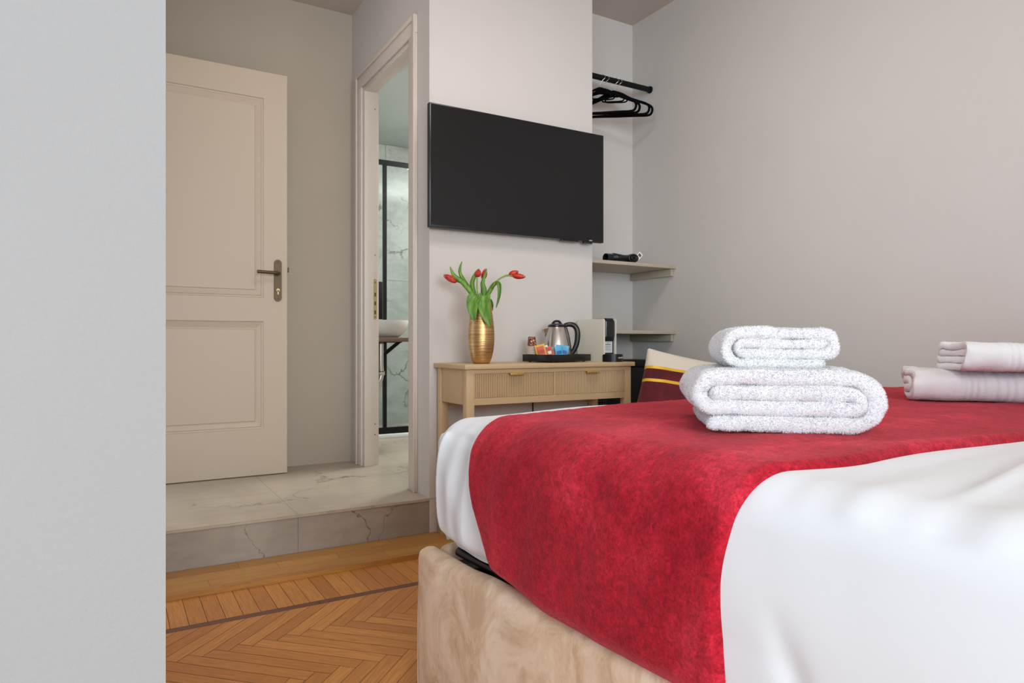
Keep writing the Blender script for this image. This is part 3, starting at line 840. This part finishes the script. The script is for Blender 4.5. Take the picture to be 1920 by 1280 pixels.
# ------------------------------------------------------------------ tray and what stands on it
TRX, TRY, TRA = 1.697, 2.525, R(16)
tl, td = .285, .18
tray = thing('serving_tray', 'low black tray on the console table under the kettle', 'tray', (TRX, TRY, ZCT), TRA)
bm = bmesh.new(); bx(bm, .004, tl-.004, .004, td-.004, .006, .010)
for d_ in ((0, tl, 0, .005), (0, tl, td-.005, td), (0, .005, .005, td-.005), (tl-.005, tl, .005, td-.005)): bx(bm, *d_, .004, .036, bev=.0015)
link_mesh('tray_body', bm, m_blackp, tray, 'auto')
for a, b in ((.03, .02), (tl-.03, .02), (.03, td-.02), (tl-.03, td-.02)):
    bm = bmesh.new(); lathe(bm, [(.007, 0), (.007, .006)], 12, a, b); link_mesh('foot', bm, m_blackp, tray)
def on_tray(a, b, z=.0102):
    return (TRX+a*cos(TRA)-b*sin(TRA), TRY+a*sin(TRA)+b*cos(TRA), ZCT+z)
# kettle
KA = R(-30.5)
kt = thing('electric_kettle', 'brushed steel electric kettle with black handle, on the black tray', 'kettle', on_tray(.152, .100), KA)
bm = bmesh.new(); lathe(bm, [(.058, 0), (.062, .003), (.062, .012), (.055, .014)], 40); link_mesh('base', bm, m_blackp, kt, 'auto')
bm = bmesh.new(); lathe(bm, [(.060, .015), (.065, .020), (.0655, .035), (.063, .06), (.058, .09), (.051, .12), (.043, .150), (.041, .154)], 48)
link_mesh('kettle_body', bm, m_steel, kt, 'auto')
bm = bmesh.new(); lathe(bm, [(.0625, .0155), (.0662, .018), (.0662, .024), (.0645, .026)], 48, cap0=False, cap1=False); link_mesh('base_ring', bm, m_blackp, kt, 'auto')
bm = bmesh.new()
sp = [[(-.046, -.020, .115), (-.046, .020, .115), (-.050, 0, .10)], [(-.046, -.022, .150), (-.082, -.004, .149), (-.082, .004, .149), (-.046, .022, .150), (-.052, 0, .103)]]
A = [bm.verts.new(p) for p in [(-.036, -.020, .150), (-.062, -.008, .142), (-.071, 0, .141), (-.062, .008, .142), (-.036, .020, .150)]]
B = [bm.verts.new(p) for p in [(-.044, -.014, .122), (-.056, -.007, .120), (-.061, 0, .119), (-.056, .007, .120), (-.044, .014, .122)]]
Cc = [bm.verts.new(p) for p in [(-.048, -.006, .095), (-.054, -.003, .095), (-.0555, 0, .095), (-.054, .003, .095), (-.048, .006, .095)]]
for P_, Q_ in ((A, B), (B, Cc)):
    for k in range(4): bm.faces.new((P_[k], P_[k+1], Q_[k+1], Q_[k]))
bm.faces.new(A[::-1]); bm.faces.new(Cc)
bmesh.ops.recalc_face_normals(bm, faces=bm.faces)
link_mesh('spout', bm, m_steel, kt)
bm = bmesh.new(); lathe(bm, [(.042, .153), (.043, .157), (.040, .163), (.030, .168), (.012, .171)], 40)
tube(bm, spline([(-.022, 0, .164), (-.012, 0, .178), (0, 0, .181), (.012, 0, .178), (.022, 0, .164)], 6), .006, 10)
link_mesh('lid', bm, m_blackp, kt, 'auto')
bm = bmesh.new()
hp_ = spline([(.036, 0, .160), (.058, 0, .166), (.082, 0, .160), (.096, 0, .138), (.098, 0, .105), (.092, 0, .070), (.078, 0, .040), (.066, 0, .024)], 8)
tube(bm, hp_, [.010+.003*sin(pi*k/(len(hp_)-1)) for k in range(len(hp_))], 14, flat=((0, 1, 0), .8)); 
tube(bm, spline([(.043, 0, .150), (.054, 0, .11), (.062, 0, .06), (.066, 0, .03)], 6), .006, 8)
link_mesh('handle', bm, m_blackp, kt, True)
bm = bmesh.new(); bx(bm, -.012, .012, -.0675, -.061, .017, .024, bev=.001); link_mesh('switch', bm, simple('dark_red_plastic', (120, 20, 20), .3), kt)['label'] = 'dark red switch window'
# cups, mouth down
m_cupb = M('brown_printed_paper', lin(120, 62, 40), .6); _v = m_cupb.coord(scale=(60, 60, 60))
m_cupb.col(m_cupb.ramp(m_cupb.noise(_v, 2.2, 3), [(.42, lin(96, 44, 30)), (.55, lin(150, 84, 56)), (.66, lin(222, 196, 170))])); m_cupb = m_cupb.m
m_rim = simple('white_paper_rim', (226, 214, 202), .6)
cupm = bmesh.new(); lathe(cupm, [(.0225, 0), (.0165, .048), (.0155, .048), (.0155, .046)], 28, cap0=False); 
cup0 = thing('paper_cup', 'brown printed paper cup turned upside down, topmost of the nested stack', 'cup', on_tray(.032, .150), 0, 'nested paper cups on the tray')
link_mesh('cup_wall', cupm, m_cupb, cup0, 'auto')
bm = bmesh.new(); tube(bm, [(.0228*cos(a), .0228*sin(a), .0016) for a in lsp(0, 2*pi*35/36, 36)], .0021, 8, closed=True); link_mesh('rim', bm, m_rim, cup0, True)
ncup = 12
for k in range(ncup):
    if k == 0: r_ = cup0
    else:
        r_ = cup0.copy(); C.objects.link(r_)
        for chd in list(cup0.children): c_ = chd.copy(); C.objects.link(c_); c_.parent = r_
    r_.location.z = ZCT+.0102+(ncup-1-k)*.0054
    if k: r_['label'] = 'paper cup in the nested stack left of the kettle, only its pale rim showing'
# sachets
def sachet(name, label, a, b, rz, tilt, w_, h_, mats, grp, lean=0):
    bm = bmesh.new()
    n = 8
    for s_ in (1, -1):
        for i in range(n):
            for j in range(n):
                q = [((-.5+(i+u)/n)*w_, (j+v)/n*h_) for u, v in ((0, 0), (1, 0), (1, 1), (0, 1))]
                def pt(p):
                    e = min(p[0]+w_/2, w_/2-p[0], p[1], h_-p[1]); th_ = .0022*min(1, max(0, e)/.006)+.0002
                    return (p[0], s_*th_, p[1])
                f = bm.faces.new([bm.verts.new(pt(p)) for p in (q if s_ > 0 else q[::-1])])
                inner = (1 <= i < n-1 and 1 <= j < n-1)
                band = (j in (3, 4) and inner)
                f.material_index = 2 if band else (1 if inner else 0)
    bmesh.ops.remove_doubles(bm, verts=bm.verts, dist=1e-6); bmesh.ops.recalc_face_normals(bm, faces=bm.faces)
    o = link_mesh(name, bm, None, None, True, mats=mats); x_, y_, z_ = on_tray(a, b)
    o.location = (x_, y_, z_+.001+max(0, w_/2*abs(sin(tilt)))); o.rotation_euler = (lean, tilt, rz)
    return tag(o, label, 'sachet', grp)
def pm(n_, c): return simple(n_, c, .4)
ye, rd, wh, blu, dbl, brn, orr = pm('yellow_foil', (238, 180, 30)), pm('red_print', (196, 52, 36)), pm('white_paper', (240, 236, 230)), pm('light_blue_paper', (96, 182, 226)), pm('dark_blue_print', (40, 110, 180)), pm('brown_paper', (150, 110, 72)), pm('orange_print', (214, 96, 44))
G1 = 'sachets standing in the tray'
f_ = R(-30.5)
sachet('sachet', 'yellow tea sachet leaning beside the paper cups', .034, .085, f_, R(-14), .046, .066, [ye, orr, rd], G1)
sachet('sachet', 'white sachet with red edge leaning behind the yellow one', .050, .088, f_, R(-16), .034, .064, [wh, wh, rd], G1)
sachet('sachet', 'red and white sachet leaning in the middle of the tea sachets', .058, .078, f_, R(-15), .034, .062, [wh, rd, orr], G1)
sachet('sachet', 'orange sachet leaning right of the red and white one', .066, .070, f_, R(-13), .038, .058, [orr, rd, wh], G1)
sachet('sachet', 'brown paper sachet between the orange and light blue ones', .080, .062, f_, R(-8), .034, .056, [blu, brn, orr], G1)
sachet('sachet', 'light blue sugar sachet tilting left in front of the kettle', .096, .033, f_+.25, R(-11), .034, .062, [blu, blu, dbl], G1)
sachet('sachet', 'light blue sugar sachet tilting right in front of the kettle', .122, .040, f_-.15, R(13), .034, .064, [blu, blu, dbl], G1)
sachet('sachet', 'light blue sugar sachet behind the other two blue ones', .110, .052, f_, R(3), .034, .068, [blu, dbl, blu], G1)
bm = bmesh.new(); bx(bm, -.045, .045, -.014, .014, 0, .020, bev=.003)
o = link_mesh('milk_carton', bm, m_white, None, 'auto'); o.location = on_tray(.21, .035); o.rotation_euler = (0, 0, TRA)
tag(o, 'flat white box lying in the tray right of the blue sachets', 'box')
bm = bmesh.new(); bx(bm, -.009, .009, -.008, .008, 0, .022, bev=.002)
o = link_mesh('wooden_block', bm, simple('tan_card', (196, 150, 104), .6), None, 'auto'); o.location = on_tray(.267, .035); o.rotation_euler = (0, 0, TRA)
tag(o, 'tiny tan packet at the right end of the tray', 'packet')

# ------------------------------------------------------------------ coffee machine
cm = thing('coffee_machine', 'slim capsule coffee machine, cream sides and black front, on the console table', 'coffee machine', (2.010, 2.556, ZCT), R(2))
m_cream = simple('cream_plastic', (226, 222, 206), .35)
MW, MD, MH = .078, .200, .203
for a, b_ in ((0, .008), (MW-.005, MW)):
    bm = bmesh.new(); r_ = .016; poly = [(0, 0), (MD, 0), (MD, MH-r_)]+[(MD-r_+r_*cos(t), MH-r_+r_*sin(t)) for t in lsp(0, pi/2, 6)]+[(r_*.4, MH), (0, MH-r_*.4)]
    prism(bm, poly, 'x', a, b_)
    link_mesh('side_panel', bm, m_cream, cm)
bm = bmesh.new(); bx(bm, .008, MW-.008, .006, MD-.004, .10, MH-.005, bev=.003); bx(bm, .008, MW-.005, .014, MD-.004, 0.002, .10)
link_mesh('housing', bm, m_blackp, cm, 'auto')
bm = bmesh.new(); prism(bm, [(.014, .004), (MD-.01, .004), (MD-.01, .012), (.02, .012), (.006, .009)][:4] if False else [(0.001, MH-.006), (.09, MH-.006), (.09, MH+.002), (.004, MH+.003)], 'x', .018, MW-.018); link_mesh('lever', bm, m_blackp, cm)
bm = bmesh.new()
poly = [(.009, .006), (MW-.009, .006), (MW-.009, -.0)]+[(MW/2+(MW/2-.012)*cos(t), -.004*sin(t)-.0) for t in lsp(0, pi, 10)]+[(.009, 0)]
prism(bm, [(.009, .008), (MW-.009, .008)]+[(MW/2+(MW/2-.009)*cos(t), .004-.010*sin(t)) for t in lsp(0.01, pi-.01, 12)], 'z', .118, MH-.012)
link_mesh('brew_head', bm, simple('glossy_black_plastic', (24, 24, 26), .12), cm, 'auto')
bm = bmesh.new(); cxm = MW/2; rr_ = .046
prism(bm, [(cxm+rr_*cos(t), -.022+rr_*sin(t)*1.0) for t in lsp(pi, 2*pi, 20)]+[(cxm+rr_, .0), (cxm-rr_*.0+.0, .0), (cxm-rr_, .0)], 'z', 0, .036)
es = [e for e in bm.edges if all(abs(v.co.z-.036) < 1e-5 for v in e.verts)]
bmesh.ops.bevel(bm, geom=es, offset=.003, segments=2, affect='EDGES')
dt = link_mesh('drip_tray', bm, m_blackp, cm, 'auto')
def text_obj(body, size, mat, parent, loc, rot, ext=.0002):
    cu = bpy.data.curves.new('lettering', 'FONT'); cu.body = body; cu.size = size; cu.extrude = ext; cu.align_x = 'CENTER'; cu.align_y = 'CENTER'
    to = bpy.data.objects.new('lettering', cu); C.objects.link(to)
    dg = bpy.context.evaluated_depsgraph_get(); me = bpy.data.meshes.new_from_object(to.evaluated_get(dg)); bpy.data.objects.remove(to)
    o = bpy.data.objects.new('lettering', me); C.objects.link(o); me.materials.clear(); me.materials.append(mat); o.parent = parent
    o.location = loc; o.rotation_euler = rot; return o
an = R(-84)   # on the curved front, turned to the viewer
text_obj('KRUPS', .0105, m_white, dt, (cxm+(rr_+.0006)*cos(an), -.022+(rr_+.0006)*sin(an), .019), (R(90), 0, an+pi/2))
bm = bmesh.new(); bx(bm, .011, MW-.014, .0115, .0138, .042, .096, bev=.0006)
lb = link_mesh('sticker', bm, simple('pale_sticker', (206, 208, 208), .5), cm); lb['label'] = 'pale grey notice sticker'
bm = bmesh.new()
for q0, q1 in ((-.016, -.009), (-.006, .002), (.005, .014)): bx(bm, MW/2-.0015+q0, MW/2-.0015+q1, .0109, .0114, .0795, .0830)
bx(bm, MW/2-.0095, MW/2+.0045, .0109, .0114, .0885, .0900)
link_mesh('bold_print', bm, m_black, lb)
bm = bmesh.new()
for k, wv in enumerate((.034, .030, .036)): bx(bm, MW/2-.003-wv/2, MW/2-.003+wv/2, .0109, .0114, .071-k*.008, .0728-k*.008)
link_mesh('print', bm, simple('grey_print', (120, 120, 120), .6), lb)

# ------------------------------------------------------------------ niche: shelves, rail, hangers, dryer, minibar
def shelf(z, label):
    s = thing('wall_shelf', label, 'shelf', (XN+.002, 2.812, z), 0, 'greige shelves in the niche')
    Wn = XR-XN-.004
    box('board', m_shelf, (0, Wn, 0, YN-2.816, -.018, 0), s, .001)
    for a in (0, Wn-.020): box('support', m_shelf, (a+.0005, a+.0195, .018, YN-2.82, -.058, -.0185), s, .001)
shelf(1.272, 'greige niche shelf with the hair dryer bag lying on it')
shelf(.908, 'empty greige niche shelf behind the coffee machine')
RY, RZ_ = 3.02, 2.316
rail = thing('clothes_rail', 'black metal clothes rail across the niche near the ceiling', 'clothes rail', (XN, RY, RZ_))
bm = bmesh.new(); tube(bm, [(.003, 0, 0), (XR-XN-.004, 0, 0)], .0155, 20); link_mesh('rail', bm, m_black, rail, 'auto')
for a, b in ((.0015, .012), (XR-XN-.012, XR-XN-.0015)):
    bm = bmesh.new(); tube(bm, [(a, 0, 0), (b, 0, 0)], .020, 20); link_mesh('flange', bm, m_black, rail, 'auto')
def make_hanger(label, x, rz):
    h = thing('clothes_hanger', label, 'hanger', (x, RY, RZ_+.0172), rz, 'black velvet hangers on the rail')
    bm = bmesh.new()
    pts = [(.017*cos(a), 0, -.017+.017*sin(a)) for a in lsp(R(200), R(-40), 16)]
    r1 = .0184
    pts = [(r1*cos(a)*1.72, 0, -.0172+r1*sin(a)) for a in lsp(R(190), R(-50), 16)]+[(.010, 0, -.045), (0, 0, -.062), (0, 0, -.080)]
    tube(bm, spline(pts, 2), .0013, 6); link_mesh('hook', bm, m_chrome, h, True)['label'] = 'thin chrome hook'
    bm = bmesh.new(); z0 = -.078; W2 = .20
    out = []
    for s_ in (-1, 1): pass
    sh = spline([(0, 0, z0), (.030, 0, z0-.010), (.075, 0, z0-.035), (.13, 0, z0-.058), (W2-.018, 0, z0-.078), (W2, 0, z0-.098), (W2-.006, 0, z0-.126), (W2-.03, 0, z0-.136), (.10, 0, z0-.136), (0, 0, z0-.137)], 6)
    lp = sh[:-1]+[Vector((-p.x, 0, p.z)) for p in sh[::-1]][:-1]
    tube(bm, lp, .0068, 8, closed=True, flat=((0, 1, 0), .6))
    tube(bm, spline([(-.10, 0, z0-.046), (-.05, 0, z0-.030), (0, 0, z0-.022), (.05, 0, z0-.030), (.10, 0, z0-.046)], 6), .0055, 8)
    tube(bm, spline([(-.06, 0, z0-.032), (-.055, 0, z0-.055), (0, 0, z0-.058), (.055, 0, z0-.055), (.06, 0, z0-.032)], 6), .004, 8)
    bx(bm, -.014, .014, -.003, .003, z0-.03, z0+.004, bev=.002)
    link_mesh('hanger_body', bm, m_velvet, h, True); return h
hr = atan2(-.6, .8)
make_hanger('black velvet hanger, first from the left on the rail', 2.345, hr-.05)
make_hanger('black velvet hanger, second from the left on the rail', 2.372, hr+.03)
make_hanger('black velvet hanger, third from the left on the rail', 2.440, hr-.05)
make_hanger('black velvet hanger, rightmost on the rail', 2.464, hr+.02)

hd = thing('hair_dryer_bag', 'black drawstring bag with white tag, holding a hair dryer, on the upper shelf', 'bag', (2.39, 2.885, 1.2725), R(-8))
bm = bmesh.new()
def bag(u, v):
    a = 2*pi*v; x_ = -.10+.20*u; e = (sin(pi*min(1, max(.0, u*.94+.06)))**.4 if u > .2 else .55+.3*u)
    rz_ = (.024+.006*sin(u*9)+.003*noise.noise(Vector((u*8, sin(a)*2, cos(a)*2))))*e; ry = .045*e
    if u < .18: rz_ = .022+.0*u; ry = .03*(1-.3*u)
    return (x_, ry*cos(a), .0265+rz_*sin(a)*(1 if sin(a) > 0 else .95))
us = lsp(0, 1, 26); vs = lsp(0, 1, 25)
g = grid(bm, bag, us, vs); bmesh.ops.remove_doubles(bm, verts=bm.verts, dist=1e-5)
bmesh.ops.recalc_face_normals(bm, faces=bm.faces)
link_mesh('bag_body', bm, simple('glossy_black_cloth', (22, 22, 24), .35), hd, True)
bm = bmesh.new()
tube(bm, [(.045+.026*cos(a), -.048-.003*cos(a), .024+.019*sin(a)) for a in lsp(0, 2*pi*19/20, 20)], .005, 8, closed=True)
tube(bm, [(.045+.013*cos(a), -.050, .024+.010*sin(a)) for a in lsp(0, 2*pi*15/16, 16)], .004, 8, closed=True)
link_mesh('coiled_cable', bm, m_blackp, hd, True)
bm = bmesh.new(); bx(bm, -.014, .014, -.0006, .0006, -.020, .020); bx(bm, -.009, .009, -.0010, -.0006, -.002, .013, mi=1)
tg = link_mesh('tag', bm, None, hd, mats=[m_white, simple('brown_print', (110, 70, 62), .6)]); tg.location = (.083, -.045, .038); tg.rotation_euler = (0, R(42), 0); tg['label'] = 'white card tag'

mb = thing('minibar', 'black cabinet in the niche right of the console table', 'cabinet', (2.146, 2.800, ZF))
mbw, mbd, mbh = .55, .36, .745-ZF
bm = bmesh.new(); bx(bm, 0, mbw, .03, mbd, .004, mbh, bev=.004); bx(bm, -.0, mbw, .0, .03, mbh-.03, mbh, bev=.003); link_mesh('cabinet_body', bm, m_black, mb, 'auto')
bm = bmesh.new(); bx(bm, .004, mbw-.004, .0, .028, .03, mbh-.034, bev=.004); dr = link_mesh('door', bm, m_black, mb, 'auto')
m_dot = simple('grey_vent_hole', (120, 120, 122), .6)
bm = bmesh.new()
for i in range(4):
    for j in range(4): bx(bm, .02+i*.016, .024+i*.016, -.0008, .0, mbh-.22+j*.014, mbh-.216+j*.014)
link_mesh('vent', bm, m_dot, dr)

# ------------------------------------------------------------------ cushions on an added chair, hidden beyond the foot of the bed
AX, AY, AR = 2.085, 2.03, R(-30)
ch_ = thing('added_chair', 'low beige chair added between the bed and the niche to hold the cushions, hidden by the bed', 'chair', (AX, AY, ZF), AR)
bm = bmesh.new(); bx(bm, -.24, .24, -.22, .22, .29, .39, bev=.03, seg=4); link_mesh('seat', bm, m_chairc, ch_, True)
bm = bmesh.new(); bx(bm, -.20, .20, .17, .235, .395, .60, bev=.025, seg=4); link_mesh('backrest', bm, m_chairc, ch_, True)
for a in (-.19, .19):
    for b in (-.17, .17):
        bm = bmesh.new(); tube(bm, [(a*1.08, b*1.08, .001), (a, b, .295)], [.011, .016], 12); link_mesh('leg', bm, m_oakc, ch_, True)
def cushion(name, label, loc, rot, S, Tt, mats, stripes=True):
    bm = bmesh.new(); N = 66
    def h(u, v):
        a, b = abs(u), abs(v); q = (1-a**2.6)*(1-b**2.6); return Tt/2*max(0, q)**.45
    def P(u, v, s_):
        sx = 1-.06*(1-abs(v)**2)*abs(u)**1.5; sz = 1-.06*(1-abs(u)**2)*abs(v)**1.5
        k = .006*noise.noise(Vector((u*3, v*3, s_*4)))*(1-max(abs(u), abs(v))**4)
        cr_ = .006*max(0, 1-(abs(u-v*.8+.5)*6))*0
        return (u*S/2*sx*(1+.26*(1-v)/2), s_*(h(u, v)+k), S/2+v*S/2*sz)
    for s_ in (-1, 1):
        g = [[bm.verts.new(P(-1+2*i/N, -1+2*j/N, s_)) for j in range(N+1)] for i in range(N+1)]
        for i in range(N):
            for j in range(N):
                f = bm.faces.new((g[i][j], g[i+1][j], g[i+1][j+1], g[i][j+1]) if s_ < 0 else (g[i][j], g[i][j+1], g[i+1][j+1], g[i+1][j]))
                v = (j+.5)/N
                mi = 0
                if stripes and v < .80: mi = 1
                if stripes and (.78 < v < .81 or .64 < v < .665): mi = 2
                f.material_index = mi
    bmesh.ops.remove_doubles(bm, verts=bm.verts, dist=2e-5)
    o = link_mesh(name, bm, None, None, True, mats=mats); o.location = loc; o.rotation_euler = rot
    return tag(o, label, 'cushion')
cushion('cushion', 'beige and burgundy velvet cushion with two gold stripes, beyond the bed', (2.035, 2.04, .378), (R(-18), R(11), AR+.02), .43, .13, [m_cush, m_burg, m_goldb])
cushion('cushion', 'plain beige cushion, barely visible behind the striped one', (2.345, 1.99, .385), (R(-14), R(-6), AR+.1), .38, .10, [m_cush, m_cush, m_cush], False)

# ------------------------------------------------------------------ bathroom
ss_ = thing('shower_screen', 'black framed glass shower screen seen through the bathroom doorway', 'shower screen', (1.335, 4.74, ZL))
bm = bmesh.new(); fw = .042
bx(bm, 0, 1.3, 0, .03, 1.985, 2.018); bx(bm, 0, 1.3, 0, .03, .028, .028+.045)
for a in (0, .379, 1.27): bx(bm, a, a+.025, 0.002, .028, .07, 1.985)
link_mesh('screen_frame', bm, m_black, ss_)
box('glass_pane', m_glass, (.027, .378, .012, .017, .074, 1.984), ss_)
box('glass_pane', m_glass, (.405, 1.269, .012, .017, .074, 1.984), ss_)
box('pull_handle', m_black, (.330, .360, -.03, .010, .86, 1.13), ss_, .003)
st = box('shower_tray', simple('white_resin', (228, 230, 228), .4), (1.335, 2.9, 4.70, 5.288, ZL, ZL+.028), None, .004); tag(st, 'low white shower tray behind the black framed screen', 'shower tray')
bm = bmesh.new()
for z, s_ in ((0, 1), (.014, .86)):
    bx(bm, -.11*s_, .11*s_, -.07*s_, .07*s_, z, z+.013, bev=.006, seg=3)
for v in bm.verts: v.co.z += .004*noise.noise(v.co*30)*(1 if v.co.z > .01 else 0)
o = link_mesh('bath_mat', bm, m_towelb, None, True); o.location = (2.03, 5.02, ZL+.0285); o.rotation_euler = (0, 0, .5)
tag(o, 'small folded white bath mat lying in the shower', 'bath mat')
vt = thing('vanity_countertop', 'brown wooden countertop on a black bracket in the bathroom', 'countertop', (1.331, 4.02, .849))
box('board', m_oakc, (0, .47, 0, .62, 0, .026), vt, .002)
for b in (.50,):
    bm = bmesh.new(); bx(bm, .001, .44, b, b+.03, -.006, -.0005); bx(bm, .001, .02, b, b+.03, -.36, -.006)
    prism(bm, [(.02, -.335), (.02, -.300), (.40, -.006), (.43, -.006)], 'y', b, b+.03)
    link_mesh('bracket', bm, m_black, vt)['label'] = 'black metal bracket'
bs_ = thing('wash_basin', 'white round washbasin bowl on the bathroom countertop', 'washbasin', (1.545, 4.28, .8755))
bm = bmesh.new(); lathe(bm, [(.085, 0), (.10, .004), (.135, .03), (.158, .07), (.168, .108), (.168, .112), (.164, .112), (.155, .075), (.12, .025), (.0, .018)][:9], 40, cap1=True)
link_mesh('bowl', bm, m_ceramic, bs_, 'auto')
bm = bmesh.new(); lathe(bm, [(.016, -.001), (.016, .0)][:2] if False else [(.018, 0), (.018, .004)], 16); d_ = link_mesh('drain', bm, m_chrome, bs_); d_.location.z = .026
bm = bmesh.new(); tube(bm, spline([(0, 0, 0), (0, 0, .20), (.02, 0, .235), (.07, 0, .24), (.12, 0, .225)], 6), .011, 12)
f_o = link_mesh('faucet', bm, m_black, None, True); f_o.location = (1.352, 4.28, .8765); tag(f_o, 'black metal faucet behind the white basin', 'faucet')
bm = bmesh.new(); tube(bm, spline([(1.500, 4.2, .848), (1.500, 4.2, .72), (1.500, 4.2, .62), (1.465, 4.2, .575), (1.43, 4.2, .61), (1.405, 4.2, .66), (1.34, 4.2, .66)], 6), .018, 12)
tube(bm, [(1.500, 4.2, .66), (1.500, 4.2, .635)], .026, 14)
tag(link_mesh('drain_trap', bm, m_steel, None, True), 'chrome drain pipe below the bathroom countertop', 'pipe')
# ceiling lamp bodies; the bedroom one is added with its fill light
def lamp(name, label, loc, s_):
    t = thing(name, label, 'ceiling lamp', loc)
    bm = bmesh.new(); bx(bm, -s_/2-.02, s_/2+.02, -s_/2-.02, s_/2+.02, .0, .03, bev=.004); link_mesh('housing', bm, m_white, t)
lamp('ceiling_lamp', 'square white ceiling lamp added out of view to fill the bedroom with light', (1.2, 1.6, ZC-.032), .6)
lamp('ceiling_lamp', 'square white ceiling lamp in the hall', (.62, 3.0, ZC-.032), .22)
lamp('ceiling_lamp', 'square white ceiling lamp in the bathroom', (2.55, 4.0, 2.45-.032), .5)
